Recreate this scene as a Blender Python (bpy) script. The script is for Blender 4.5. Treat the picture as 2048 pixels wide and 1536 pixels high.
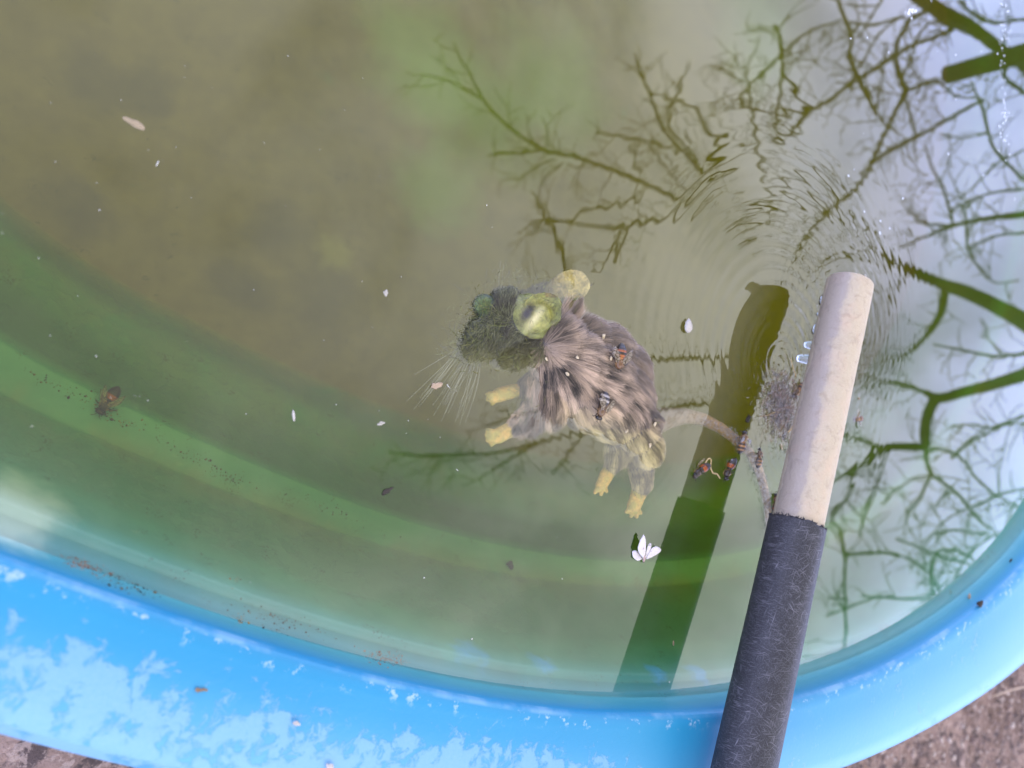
import bpy, bmesh, math, random
import numpy as np
from mathutils import Vector, Matrix, noise
from mathutils.bvhtree import BVHTree
from mathutils.kdtree import KDTree

random.seed(7)
RNG = np.random.default_rng(11)
scn = bpy.context.scene
COL = scn.collection
for o in list(bpy.data.objects):
    bpy.data.objects.remove(o)
PI = math.pi
R = math.radians

# ------------------------------------------------------------------ camera
FPX = 1462.0                 # focal length in pixels of the 2048 wide photograph
CAM_H = 0.30                 # the lens is held 30 cm over the water
PITCH = R(35.0)              # tilted away from straight down, towards +X
cam_d = bpy.data.cameras.new('camera')
cam = bpy.data.objects.new('camera', cam_d)
COL.objects.link(cam)
scn.camera = cam
cam_d.sensor_width = 36.0
cam_d.lens = FPX / 2048 * 36.0
cam_d.clip_start = 0.01
cam_d.clip_end = 1000
FW = np.array([math.sin(PITCH), 0, -math.cos(PITCH)])
RT = np.array([math.cos(PITCH), 0, math.sin(PITCH)])
UP = np.array([0.0, 1.0, 0.0])
CAM = np.array([0, 0, CAM_H])
cam.matrix_world = Matrix(((RT[0], UP[0], -FW[0], 0), (RT[1], UP[1], -FW[1], 0),
                           (RT[2], UP[2], -FW[2], CAM_H), (0, 0, 0, 1)))
cam_d.dof.use_dof = True
cam_d.dof.focus_distance = 0.39
cam_d.dof.aperture_fstop = 8.0

# ------------------------------------------------------------------ world and sun
SUN_EL, SUN_AZ = R(40), math.atan2(-0.94, 0.35)
world = bpy.data.worlds.new('World')
scn.world = world
world.use_nodes = True


class NT:
    """small helper round a node tree"""
    def __init__(self, tree):
        self.t = tree
        self.n = tree.nodes
        self.l = tree.links

    def node(self, typ, **kw):
        n = self.n.new(typ)
        for k, v in kw.items():
            setattr(n, k, v)
        return n

    def put(self, sock, v):
        if hasattr(v, 'is_linked') or isinstance(v, bpy.types.NodeSocket):
            self.l.new(v, sock)
        elif v is not None:
            sock.default_value = v

    def math(self, op, a, b=None, c=None, clamp=False):
        n = self.node('ShaderNodeMath', operation=op, use_clamp=clamp)
        for s, v in zip(n.inputs, (a, b, c)):
            if v is not None:
                self.put(s, v)
        return n.outputs[0]

    def vmath(self, op, a, b=None, scale=None):
        n = self.node('ShaderNodeVectorMath', operation=op)
        self.put(n.inputs[0], a)
        if b is not None:
            self.put(n.inputs[1], b)
        if scale is not None:
            self.put(n.inputs['Scale'], scale)
        return n.outputs['Value'] if op in ('LENGTH', 'DISTANCE', 'DOT_PRODUCT') else n.outputs['Vector']

    def mix(self, f, a, b, blend='MIX'):
        n = self.node('ShaderNodeMix', data_type='RGBA', blend_type=blend)
        self.put(n.inputs[0], f)
        for s, v in ((n.inputs[6], a), (n.inputs[7], b)):
            if isinstance(v, tuple) and len(v) == 3:
                v = (*v, 1)
            self.put(s, v)
        return n.outputs[2]

    def noise(self, vec, scale, detail=4, rough=0.5, dist=0.0, color=False):
        n = self.node('ShaderNodeTexNoise')
        if vec is not None:
            self.put(n.inputs['Vector'], vec)
        self.put(n.inputs['Scale'], scale)
        n.inputs['Detail'].default_value = detail
        n.inputs['Roughness'].default_value = rough
        n.inputs['Distortion'].default_value = dist
        return n.outputs['Color' if color else 'Fac']

    def ramp(self, v, lo, hi, a=0.0, b=1.0, smooth=True):
        n = self.node('ShaderNodeMapRange', interpolation_type='SMOOTHSTEP' if smooth else 'LINEAR')
        self.put(n.inputs[0], v)
        for s, x in zip(n.inputs[1:5], (lo, hi, a, b)):
            s.default_value = x
        return n.outputs[0]

    def mapping(self, vec, scale=(1, 1, 1), rot=(0, 0, 0), loc=(0, 0, 0)):
        n = self.node('ShaderNodeMapping')
        self.put(n.inputs[0], vec)
        n.inputs['Location'].default_value = loc
        n.inputs['Rotation'].default_value = rot
        n.inputs['Scale'].default_value = scale
        return n.outputs[0]

    def bump(self, h, dist, strength=1.0):
        n = self.node('ShaderNodeBump')
        n.inputs['Strength'].default_value = strength
        n.inputs['Distance'].default_value = dist
        self.put(n.inputs['Height'], h)
        return n.outputs[0]


w = NT(world.node_tree)
w.n.clear()
sky = w.node('ShaderNodeTexSky', sky_type='NISHITA')
sky.sun_disc = False
sky.sun_elevation = SUN_EL
sky.sun_rotation = PI / 2 - SUN_AZ
sky.dust_density = 2.0
tc = w.node('ShaderNodeTexCoord').outputs['Generated']
skyc = w.vmath('SCALE', sky.outputs[0], scale=0.11)
cn = w.noise(w.mapping(tc, (1, 1, 1.6), loc=(2.3, 0.4, 0.7)), 2.6, 7, 0.55, 0.4)
cf = w.ramp(cn, 0.33, 0.60, 0.50, 1.0)
sep = w.node('ShaderNodeSeparateXYZ')
w.put(sep.inputs[0], tc)
elev = w.ramp(sep.outputs['Z'], 0.0, 1.0, 1.0, 0.0, False)
shade = w.noise(tc, 5.0, 5, 0.5)
tint = w.ramp(sep.outputs['Z'], 0.30, 0.66)
cl = w.mix(shade, w.mix(tint, (0.72, 0.93, 1.85), (0.92, 0.93, 0.97)), w.mix(tint, (1.20, 1.20, 1.80), (1.14, 1.11, 1.10)))
cl = w.vmath('SCALE', cl, scale=w.math('ADD', 0.95, w.math('MULTIPLY', w.math('POWER', elev, 0.8), 4.4)))
skymix = w.mix(cf, skyc, cl)
bg = w.node('ShaderNodeBackground')
w.put(bg.inputs[0], skymix)
bg.inputs[1].default_value = 1.0
wo = w.node('ShaderNodeOutputWorld')
w.l.new(bg.outputs[0], wo.inputs[0])

sun_d = bpy.data.lights.new('sun', 'SUN')
sun_d.energy = 1.8
sun_d.angle = R(28)
sun_d.color = (1.0, 0.92, 0.80)
sun = bpy.data.objects.new('sun', sun_d)
COL.objects.link(sun)
sdir = Vector((math.cos(SUN_EL) * math.cos(SUN_AZ), math.cos(SUN_EL) * math.sin(SUN_AZ), math.sin(SUN_EL)))
sun.rotation_euler = sdir.to_track_quat('Z', 'Y').to_euler()
sun.location = sdir * 5

vs = scn.view_settings
vs.view_transform = 'Standard'
vs.look = 'None'
vs.exposure = -0.45
vs.gamma = 1.0
vs.use_curve_mapping = False
scn.render.engine = 'CYCLES'
cy = scn.cycles
cy.use_denoising = True
cy.max_bounces = 6
cy.diffuse_bounces = 3
cy.glossy_bounces = 3
cy.transmission_bounces = 6
cy.volume_bounces = 1
cy.transparent_max_bounces = 16
cy.caustics_reflective = False
cy.caustics_refractive = False
cy.sample_clamp_indirect = 6.0


# ------------------------------------------------------------------ helpers
def rays(p):
    p = np.atleast_2d(np.asarray(p, float))
    x = (p[:, 0] - 1024) / FPX
    y = -(p[:, 1] - 768) / FPX
    return FW + x[:, None] * RT + y[:, None] * UP


def W(px, py, z=0.0):
    """where the camera ray through a photo pixel meets the level z"""
    d = rays((px, py))[0]
    return CAM + d * ((z - CAM_H) / d[2])


def Wa(p, z):
    d = rays(p)
    return CAM + d * ((z - CAM_H) / d[:, 2])[:, None]


def proj(P):
    v = np.asarray(P) - CAM
    dep = v @ FW
    return np.c_[1024 + FPX * (v @ RT) / dep, 768 - FPX * (v @ UP) / dep], dep


def heading(px, py, dx, dy, z=0.0):
    a, b = W(px, py, z), W(px + dx * 8, py + dy * 8, z)
    return math.atan2(b[1] - a[1], b[0] - a[0])


def tag(o, label=None, cat=None, group=None, kind=None):
    for k, v in (('label', label), ('category', cat), ('group', group), ('kind', kind)):
        if v:
            o[k] = v
    return o


def empty(name, loc=(0, 0, 0), rz=0.0):
    o = bpy.data.objects.new(name, None)
    o.empty_display_size = 0.01
    o.location = loc
    o.rotation_euler = (0, 0, rz)
    COL.objects.link(o)
    return o


def link(name, me, parent=None, mat=None, smooth=True):
    o = bpy.data.objects.new(name, me)
    COL.objects.link(o)
    if mat is not None:
        me.materials.clear()
        me.materials.append(mat)
    if smooth and len(me.polygons):
        me.polygons.foreach_set('use_smooth', np.ones(len(me.polygons), bool))
    if parent is not None:
        o.parent = parent
    return o


def np_mesh(name, V, F, cols=None):
    """V (n,3); F (m,3) or (m,4) index array, or a list of faces"""
    me = bpy.data.meshes.new(name)
    V = np.asarray(V, float)
    if isinstance(F, list):
        me.from_pydata(V.tolist(), [], [tuple(int(i) for i in f) for f in F])
    else:
        F = np.asarray(F, np.int32)
        k = F.shape[1]
        me.vertices.add(len(V))
        me.vertices.foreach_set('co', V.astype(np.float32).ravel())
        me.loops.add(F.size)
        me.loops.foreach_set('vertex_index', F.ravel())
        me.polygons.add(len(F))
        me.polygons.foreach_set('loop_start', np.arange(0, F.size, k, dtype=np.int32))
        me.update(calc_edges=True)
        me.validate()
    if cols is not None:
        a = me.color_attributes.new('Col', 'FLOAT_COLOR', 'POINT')
        c = np.ones((len(V), 4), np.float32)
        c[:, :3] = cols
        a.data.foreach_set('color', c.ravel())
    return me


class MB:
    """collects shapes, links them as one mesh"""
    def __init__(self):
        self.v, self.f, self.c = [], [], []

    def add(self, V, F, col=None):
        o = len(self.v)
        self.v += [tuple(float(q) for q in p) for p in V]
        self.f += [tuple(int(i) + o for i in f) for f in F]
        if col is None:
            col = (1, 1, 1)
        if len(np.shape(col)) == 1:
            self.c += [tuple(col)] * len(V)
        else:
            self.c += [tuple(x) for x in col]

    def ell(self, c, r, nu=10, nv=7, rot=0.0, col=None, M=None, colf=None):
        V, F = [], []
        for j in range(1, nv):
            th = PI * j / nv
            for i in range(nu):
                ph = 2 * PI * i / nu
                V.append((math.cos(th) * r[0], math.sin(th) * math.cos(ph) * r[1], math.sin(th) * math.sin(ph) * r[2]))
        V.append((r[0], 0, 0))
        V.append((-r[0], 0, 0))
        for j in range(nv - 2):
            for i in range(nu):
                F.append((j * nu + i, j * nu + (i + 1) % nu, (j + 1) * nu + (i + 1) % nu, (j + 1) * nu + i))
        t, b = len(V) - 2, len(V) - 1
        for i in range(nu):
            F.append((t, (i + 1) % nu, i))
            F.append((b, (nv - 2) * nu + i, (nv - 2) * nu + (i + 1) % nu))
        if colf:
            col = [colf(p) for p in V]
        if M is None:
            M = Matrix.Rotation(rot, 3, 'Z')
        V = [M @ Vector(p) + Vector(c) for p in V]
        self.add(V, F, col)

    def tube(self, pts, rad, n=6, col=None, cap=True):
        pts = [Vector(p) for p in pts]
        if not hasattr(rad, '__len__'):
            rad = [rad] * len(pts)
        V, F = [], []
        up = Vector((0.13, 0.21, 1.0)).normalized()
        for i, p in enumerate(pts):
            d = (pts[min(i + 1, len(pts) - 1)] - pts[max(i - 1, 0)])
            if d.length < 1e-12:
                d = Vector((1, 0, 0))
            d.normalize()
            a = d.cross(up)
            if a.length < 1e-4:
                a = d.cross(Vector((1, 0, 0)))
            a.normalize()
            b = d.cross(a)
            for k in range(n):
                t = 2 * PI * k / n
                V.append(p + (a * math.cos(t) + b * math.sin(t)) * rad[i])
        for i in range(len(pts) - 1):
            for k in range(n):
                F.append((i * n + k, i * n + (k + 1) % n, (i + 1) * n + (k + 1) % n, (i + 1) * n + k))
        if cap:
            F.append(tuple(range(n - 1, -1, -1)))
            F.append(tuple((len(pts) - 1) * n + k for k in range(n)))
        self.add(V, F, col)

    def mesh(self, name):
        me = bpy.data.meshes.new(name)
        me.from_pydata(self.v, [], self.f)
        a = me.color_attributes.new('Col', 'FLOAT_COLOR', 'POINT')
        c = np.ones((len(self.v), 4), np.float32)
        c[:, :3] = np.array(self.c)
        a.data.foreach_set('color', c.ravel())
        return me

    def build(self, name, mat, parent=None, smooth=True):
        return link(name, self.mesh(name), parent, mat, smooth)


def mat(name):
    m = bpy.data.materials.new(name)
    m.use_nodes = True
    t = NT(m.node_tree)
    t.n.clear()
    out = t.node('ShaderNodeOutputMaterial')
    return m, t, out


def principled(t, out, col, rough=0.5, spec=0.5, normal=None, **kw):
    p = t.node('ShaderNodeBsdfPrincipled')
    if isinstance(col, tuple) and len(col) == 3:
        col = (*col, 1)
    t.put(p.inputs['Base Color'], col)
    t.put(p.inputs['Roughness'], rough)
    p.inputs['Specular IOR Level'].default_value = spec
    if normal is not None:
        t.put(p.inputs['Normal'], normal)
    for k, v in kw.items():
        t.put(p.inputs[k.replace('_', ' ')], v)
    t.l.new(p.outputs[0], out.inputs[0])
    return p


def simple(name, col, rough=0.6, spec=0.4, noise_scale=None, var=0.3, **kw):
    m, t, out = mat(name)
    c = col
    if noise_scale:
        pos = t.node('ShaderNodeTexCoord').outputs['Object']
        n = t.noise(pos, noise_scale, 5, 0.6)
        c = t.mix(n, tuple(x * (1 - var) for x in col), tuple(min(1, x * (1 + var)) for x in col))
    principled(t, out, c, rough, spec, **kw)
    return m


def attr_mat(name, rough=0.5, spec=0.5, sss=0.0, noise_scale=None, var=0.35):
    m, t, out = mat(name)
    c = t.node('ShaderNodeAttribute', attribute_name='Col').outputs['Color']
    if noise_scale:
        n = t.noise(t.node('ShaderNodeNewGeometry').outputs['Position'], noise_scale, 4, 0.6)
        c = t.mix(1.0, c, t.mix(n, (1 - var,) * 3, (1 + var,) * 3), 'MULTIPLY')
    kw = {}
    if sss:
        kw = {'Subsurface_Weight': sss, 'Subsurface_Scale': 0.002}
    principled(t, out, c, rough, spec, **kw)
    return m


# ------------------------------------------------------------------ wading pool: rings about one centre, each at its own height
CC = np.array([0.45, 0.52])
P_INNER = [(0, 1118), (300, 1222), (600, 1318), (900, 1393), (1150, 1426), (1400, 1428), (1600, 1398), (1648, 1380), (1765, 1337), (1824, 1306), (1882, 1273), (1931, 1237), (1976, 1202), (2030, 1150), (2048, 1130)]
P_OUTER = [(0, 1482), (120, 1508), (250, 1536), (1700, 1532), (1800, 1490), (1900, 1430), (2000, 1362), (2048, 1325)]
P_LINE = [(0, 1030), (150, 1085), (400, 1180), (750, 1288), (950, 1335), (1150, 1368), (1440, 1388)]
P_B = [(0, 960), (200, 1020), (400, 1090), (700, 1190), (1000, 1260)]
P_C = [(0, 770), (200, 880), (400, 965), (600, 1035), (800, 1095), (1000, 1140)]
P_D = [(0, 690), (200, 780), (400, 870), (600, 960), (800, 1040), (1000, 1088)]
P_E = [(0, 560), (200, 650), (400, 755), (600, 865), (800, 960)]
P_F = [(0, 510), (200, 600), (400, 708), (600, 818), (800, 920)]
P_G = [(0, 420), (150, 520), (300, 600), (500, 695), (700, 790), (800, 840)]
Z_G = -0.165


def polar(p, z):
    q = Wa(p, z)[:, :2] - CC
    ang = np.arctan2(q[:, 1], q[:, 0])
    return np.where(ang > PI / 2, ang - 2 * PI, ang), np.hypot(q[:, 0], q[:, 1])


NA = 720
ANG = np.linspace(-1.5 * PI, 0.5 * PI, NA, endpoint=False)


def ring_abs(p, z, rest, deg=4):
    a, r = polar(p, z)
    co = np.polyfit(a, r, deg)
    lo, hi = a.min(), a.max()
    ac = np.clip(ANG, lo, hi)
    v = np.polyval(co, ac)
    over = np.maximum(lo - ANG, 0) + np.maximum(ANG - hi, 0)
    # carry the end slope on for a little, then ease to the resting radius
    sl = np.where(ANG < lo, -np.polyval(np.polyder(co), lo), np.polyval(np.polyder(co), hi))
    v = v + sl * 0.25 * (1 - np.exp(-over / 0.25)) * (over > 0)
    k = np.exp(-(over / 0.9) ** 2)
    # periodic: both ends meet at the resting radius
    return rest + (v - rest) * k


r_in = ring_abs(P_INNER, 0.019, 0.70, 5)
r_out = ring_abs(P_OUTER, 0.010, 0.79, 3)
r_out = np.maximum(r_out, r_in + 0.04)


def ring_off(p, z, deg=1):
    a, r = polar(p, z)
    rin = np.interp(a, ANG, r_in)
    co = np.polyfit(a, rin - r, deg)
    return r_in - np.maximum(np.polyval(co, np.clip(ANG, a.min(), a.max())), 0.001)


r_line = np.minimum(ring_off(P_LINE, -0.009, 2), r_in - 0.013)
r_b = ring_off(P_B, -0.045)
r_c = ring_off(P_C, -0.085)
r_d = ring_off(P_D, -0.090)
r_e = ring_off(P_E, -0.130)
r_f = ring_off(P_F, -0.138)
r_g = ring_off(P_G, Z_G)
print('ring check', [round(float(np.interp(-2.2, ANG, q)), 3) for q in (r_out, r_in, r_line, r_b, r_c, r_d, r_e, r_f, r_g)])
r_b = np.minimum(r_b, r_line - .012)
r_c = np.minimum(r_c, r_b - .012)
r_d = np.minimum(r_d, r_c - .014)
r_e = np.minimum(r_e, r_d - .008)
r_f = np.minimum(r_f, r_e - .010)
r_g = np.minimum(r_g, r_f - .010)


def lerp(a, b, t):
    return a + (b - a) * t


# (radius, z, algae, sediment, rim position, painted step shade in the basin)
rim_prof = [(lerp(r_in, r_out, .80), -0.012, 0, 0, 1), (r_out - .001, -0.012, 0, 0, 1), (r_out, 0.006, 0, 0, 1), (r_out - .0015, 0.0105, 0, 0, 1), (r_out - .005, 0.0145, 0, 0, .95)]
for t in (0.85, 0.7, 0.55, 0.4, 0.25, 0.12):
    rim_prof.append((lerp(r_in, r_out, t), 0.0180 + 0.0035 * math.sin(PI * (0.15 + 0.7 * (1 - t))), 0, 0, t))
rim_prof += [(r_in + .002, 0.0203, 0, 0, 0.03), (r_in, 0.0185, 0, 0, 0)]
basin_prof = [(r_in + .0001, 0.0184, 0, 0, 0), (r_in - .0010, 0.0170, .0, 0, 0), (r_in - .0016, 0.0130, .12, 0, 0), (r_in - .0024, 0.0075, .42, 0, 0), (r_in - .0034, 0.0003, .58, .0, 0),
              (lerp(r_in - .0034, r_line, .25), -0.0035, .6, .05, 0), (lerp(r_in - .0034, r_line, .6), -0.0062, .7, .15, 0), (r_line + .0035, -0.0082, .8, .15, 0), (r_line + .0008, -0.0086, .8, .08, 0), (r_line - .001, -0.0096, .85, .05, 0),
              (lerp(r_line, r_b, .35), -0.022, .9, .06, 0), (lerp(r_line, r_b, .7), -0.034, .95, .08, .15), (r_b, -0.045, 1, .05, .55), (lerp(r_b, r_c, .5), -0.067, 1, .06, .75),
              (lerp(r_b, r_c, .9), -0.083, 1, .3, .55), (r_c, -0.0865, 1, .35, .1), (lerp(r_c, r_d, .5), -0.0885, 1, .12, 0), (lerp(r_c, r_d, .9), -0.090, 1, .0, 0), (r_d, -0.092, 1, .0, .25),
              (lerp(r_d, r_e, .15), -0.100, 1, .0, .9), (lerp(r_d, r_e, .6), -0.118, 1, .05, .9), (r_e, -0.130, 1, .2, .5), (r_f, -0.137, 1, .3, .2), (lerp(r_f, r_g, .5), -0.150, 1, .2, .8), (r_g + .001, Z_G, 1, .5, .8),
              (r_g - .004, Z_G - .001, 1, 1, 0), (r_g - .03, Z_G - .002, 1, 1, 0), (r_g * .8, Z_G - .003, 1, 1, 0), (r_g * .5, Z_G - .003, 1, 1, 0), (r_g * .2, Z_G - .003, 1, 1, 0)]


def revolve(name, prof, close=False):
    V, F, C = [], [], []
    wob = np.array([noise.noise(Vector((math.cos(a) * 6, math.sin(a) * 6, 0.3))) for a in ANG])
    for i, (r, z, al, se, rp) in enumerate(prof):
        zz = np.full(NA, z) + wob * (0.0012 if z > 0.009 else 0.0)
        V.append(np.c_[CC[0] + r * np.cos(ANG), CC[1] + r * np.sin(ANG), zz])
        C.append(np.tile((al, se, rp), (NA, 1)))
    n = len(prof)
    idx = np.arange(NA)
    for i in range(n - 1):
        a, b = i * NA, (i + 1) * NA
        F.append(np.c_[a + idx, a + (idx + 1) % NA, b + (idx + 1) % NA, b + idx])
    V, F, C = np.vstack(V), np.vstack(F), np.vstack(C)
    if close:
        V = np.vstack([V, [[CC[0], CC[1], prof[-1][1]]]])
        C = np.vstack([C, C[-1:]])
        k = (n - 1) * NA
        T = np.c_[k + idx, k + (idx + 1) % NA, np.full(NA, len(V) - 1)]
        me = np_mesh(name, V, [tuple(f) for f in F] + [tuple(f) for f in T], C)
    else:
        me = np_mesh(name, V, F, C)
    return me


# plastic, weathered on the rim and coated with algae and sediment below the water line
m_pool, t, out = mat('pool_plastic')
pos = t.node('ShaderNodeNewGeometry').outputs['Position']
at = t.node('ShaderNodeAttribute', attribute_name='Col')
s3 = t.node('ShaderNodeSeparateColor')
t.l.new(at.outputs['Color'], s3.inputs[0])
algae, sed, rimp = s3.outputs[0], s3.outputs[1], s3.outputs[2]
sp = t.node('ShaderNodeSeparateXYZ')
t.l.new(pos, sp.inputs[0])
blue = t.mix(t.noise(pos, 9, 4, 0.6), (0.012, 0.20, 0.38), (0.024, 0.255, 0.45))
# light on the rim painted in: plastic paler towards the outer edge
edge_light = t.math('MULTIPLY', t.ramp(rimp, 0.10, 0.80), 0.45)
blue = t.mix(edge_light, blue, (0.14, 0.38, 0.60))
# lime scale patches, crisp and feathered
pn = t.noise(t.mapping(pos, (1, 1, 1)), 130, 9, 0.68, 0.4)
pl = t.noise(pos, 14, 3, 0.5)
gate = t.math('MULTIPLY', t.ramp(rimp, 0.12, 0.5), t.ramp(sp.outputs['X'], 0.36, 0.20))
thr = t.math('ADD', t.math('MULTIPLY', pn, 0.75), t.math('MULTIPLY', pl, 0.45))
thr = t.math('ADD', thr, t.math('MULTIPLY', gate, 0.165))
scale_m = t.math('MULTIPLY', t.ramp(thr, 0.70, 0.78), t.ramp(rimp, 0.05, 0.25))
fine = t.noise(pos, 700, 3, 0.7)
scale_c = t.mix(fine, (0.20, 0.36, 0.54), (0.34, 0.46, 0.62))
blue = t.mix(t.math('MULTIPLY', scale_m, 0.45), blue, scale_c)
# scuffs along the crease
sc = t.math('MULTIPLY', t.ramp(t.noise(t.mapping(pos, (1, 1, 1)), 160, 6, 0.7), 0.56, 0.64), t.math('MULTIPLY', t.ramp(rimp, 0.01, 0.03), t.ramp(rimp, 0.16, 0.05)))
blue = t.mix(t.math('MULTIPLY', sc, 0.7), blue, (0.38, 0.5, 0.62))
wl = t.math('MULTIPLY', t.ramp(rimp, 0.030, 0.012), t.math('MULTIPLY', t.ramp(algae, 0.01, 0.0), t.ramp(t.noise(pos, 35, 4, .6), .42, .62, .0, .32)))
blue = t.mix(wl, blue, (0.36, 0.52, 0.64))                       # pale line along the inner crease
alg_c = t.mix(t.noise(pos, 30, 5, 0.6), (0.070, 0.27, 0.19), (0.15, 0.42, 0.26))
step_shade = t.math('MULTIPLY', rimp, t.ramp(algae, 0.5, 0.7))       # steep steps darkened: wall shade painted into the algae colour, treads left pale
alg_c = t.mix(t.math('MULTIPLY', step_shade, t.ramp(t.noise(pos, 12, 3, .5), .2, .7, .7, 1.0)), alg_c, (0.050, 0.125, 0.070))
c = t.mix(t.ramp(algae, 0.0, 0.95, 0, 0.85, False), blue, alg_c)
# cleaned streaks where the blue plastic shows
sed_n = t.noise(pos, 26, 6, 0.6, 0.5)
sedc = t.mix(t.noise(pos, 60, 5, 0.6), (0.14, 0.095, 0.060), (0.36, 0.265, 0.17))
sm = t.math('MULTIPLY', sed, t.ramp(t.math('ADD', sed_n, t.math('MULTIPLY', sed, 0.35)), 0.42, 0.72))
c = t.mix(sm, c, sedc)
# dark specks of dirt stuck to the algae
vor = t.node('ShaderNodeTexVoronoi')
t.put(vor.inputs['Vector'], pos)
vor.inputs['Scale'].default_value = 760
spk = t.math('MULTIPLY', t.math('LESS_THAN', vor.outputs['Distance'], t.ramp(t.noise(pos, 90, 3, 0.6), 0.48, 0.72, 0.02, 0.42)), t.ramp(algae, 0.3, 0.8))
c = t.mix(t.math('MULTIPLY', spk, 0.6), c, (0.03, 0.04, 0.03))


def patch(c, px, py, z, rad, col, amt=0.8, stretch=None, soft=1.0):
    p = W(px, py, z)
    d = t.vmath('SUBTRACT', t.vmath('ADD', pos, t.vmath('SCALE', t.vmath('SUBTRACT', t.noise(pos, 1.1 / rad, 4, 0.6, color=True), (0.5, 0.5, 0.5)), scale=rad * 1.5)), tuple(p))
    if stretch:
        d = t.mapping(d, (1 / stretch[0], 1 / stretch[1], 1), (0, 0, stretch[2]))
    return t.mix(t.math('MULTIPLY', t.ramp(t.vmath('LENGTH', d), rad * soft, rad * 0.25), amt), c, col)


lg = (0.30, 0.50, 0.26)
zb = Z_G - .003
for px, py, rad in ((880, 370, .030), (990, 240, .045), (1110, 170, .05), (880, 180, .03), (830, 100, .04), (1520, 60, .06)):
    c = patch(c, px, py, zb, rad * 1.15, lg, 0.5, soft=1.35)
for px, py, rad in ((180, 170, .022), (300, 180, .018), (560, 460, .025), (460, 560, .02), (520, 590, .015), (150, 420, .02), (650, 600, .03)):
    c = patch(c, px, py, zb, rad, (0.05, 0.045, 0.035), 0.5, soft=1.3)
c = patch(c, 665, 505, zb, .016, (0.42, 0.36, 0.28), 0.6)
for px, py, rad in ((950, 1290, .014), (1090, 1312, .013), (1310, 1345, .010), (1390, 1350, .012)):
    c = patch(c, px, py, -0.012, rad, (0.09, 0.36, 0.60), 0.9)
for px, py, rad in ((0, 1000, .030),):  # sky reflection at lower left, painted on the wall as a pale patch
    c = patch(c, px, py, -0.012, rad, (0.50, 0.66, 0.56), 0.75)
bmp = t.math('ADD', t.math('MULTIPLY', scale_m, 0.6), t.math('MULTIPLY', t.noise(pos, 400, 4, 0.6), 0.4))
nrm = t.bump(bmp, 0.0006, 0.55)
rough = t.mix(scale_m, (0.36,) * 3, (0.62,) * 3)
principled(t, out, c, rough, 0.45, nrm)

pool = tag(empty('wading_pool', (CC[0], CC[1], -0.2)), 'round blue plastic wading pool with a scale-stained rim, full of green water', 'wading pool')


def to_local(me, root):
    me.transform(Matrix.Translation(-root.location))
    return me


me_rim = revolve('rim', rim_prof)
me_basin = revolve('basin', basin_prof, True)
bvh_basin = BVHTree.FromPolygons([v.co.copy() for v in me_basin.vertices], [tuple(p.vertices) for p in me_basin.polygons])
bvh_rim = BVHTree.FromPolygons([v.co.copy() for v in me_rim.vertices], [tuple(p.vertices) for p in me_rim.polygons])
link('rim', to_local(me_rim, pool), pool, m_pool)
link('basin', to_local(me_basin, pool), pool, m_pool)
shell = revolve('outer_wall', [(lerp(r_in, r_out, .80), -0.0125, 0, 0, 1), (lerp(r_in, r_out, .75), -0.06, 0, 0, 1), (lerp(r_in, r_out, .7), -0.130, 0, 0, 1), (lerp(r_in, r_out, .62), -0.196, 0, 0, 1), (r_in * .3, -0.197, 0, 0, 1)])
link('outer_wall', to_local(shell, pool), pool, m_pool)


def hit(bvh, px, py):
    d = Vector(rays((px, py))[0]).normalized()
    loc, n, i, dist = bvh.ray_cast(Vector(CAM), d)
    return loc, n


# ------------------------------------------------------------------ water body
m_wat, t, out = mat('green_water')
geo = t.node('ShaderNodeNewGeometry')
pos = geo.outputs['Position']
grads = []


def rings(cx, cy, amp, lam, reach, inner=0.0, wob=0.25, phase=0.0, chirp=0.0, north=False):
    """slope of ring waves about one point of the water"""
    cp = tuple(W(cx, cy, 0.0))
    d = t.vmath('SUBTRACT', pos, cp)
    r = t.vmath('LENGTH', d)
    n = t.math('SUBTRACT', t.noise(pos, 26, 3, 0.55), 0.5)
    rr = t.math('ADD', r, t.math('MULTIPLY', n, lam * wob * 2))
    k = 2 * PI / lam
    ph = t.math('ADD', t.math('MULTIPLY', rr, k), phase)
    if chirp:
        ph = t.math('ADD', ph, t.math('MULTIPLY', t.math('POWER', rr, 2.0), -chirp))
    env = t.math('EXPONENT', t.math('MULTIPLY', t.math('POWER', t.math('DIVIDE', r, reach), 2.0), -1.0))
    if inner:
        env = t.math('MULTIPLY', env, t.ramp(r, inner * 0.3, inner))
    mod = t.ramp(t.noise(pos, 15, 2, 0.5), 0.30, 0.65, 0.35, 1.15)
    if north:      # the pole and the animal damp the rings on the near side
        mod = t.math('MULTIPLY', mod, t.ramp(t.vmath('DOT_PRODUCT', t.vmath('NORMALIZE', d), (-0.15, 0.99, 0)), -0.45, 0.35, 0.10, 1.0))
    g = t.math('MULTIPLY', t.math('MULTIPLY', t.math('COSINE', ph), env), t.math('MULTIPLY', mod, amp))
    grads.append(t.vmath('SCALE', t.vmath('NORMALIZE', d), scale=g))


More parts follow.
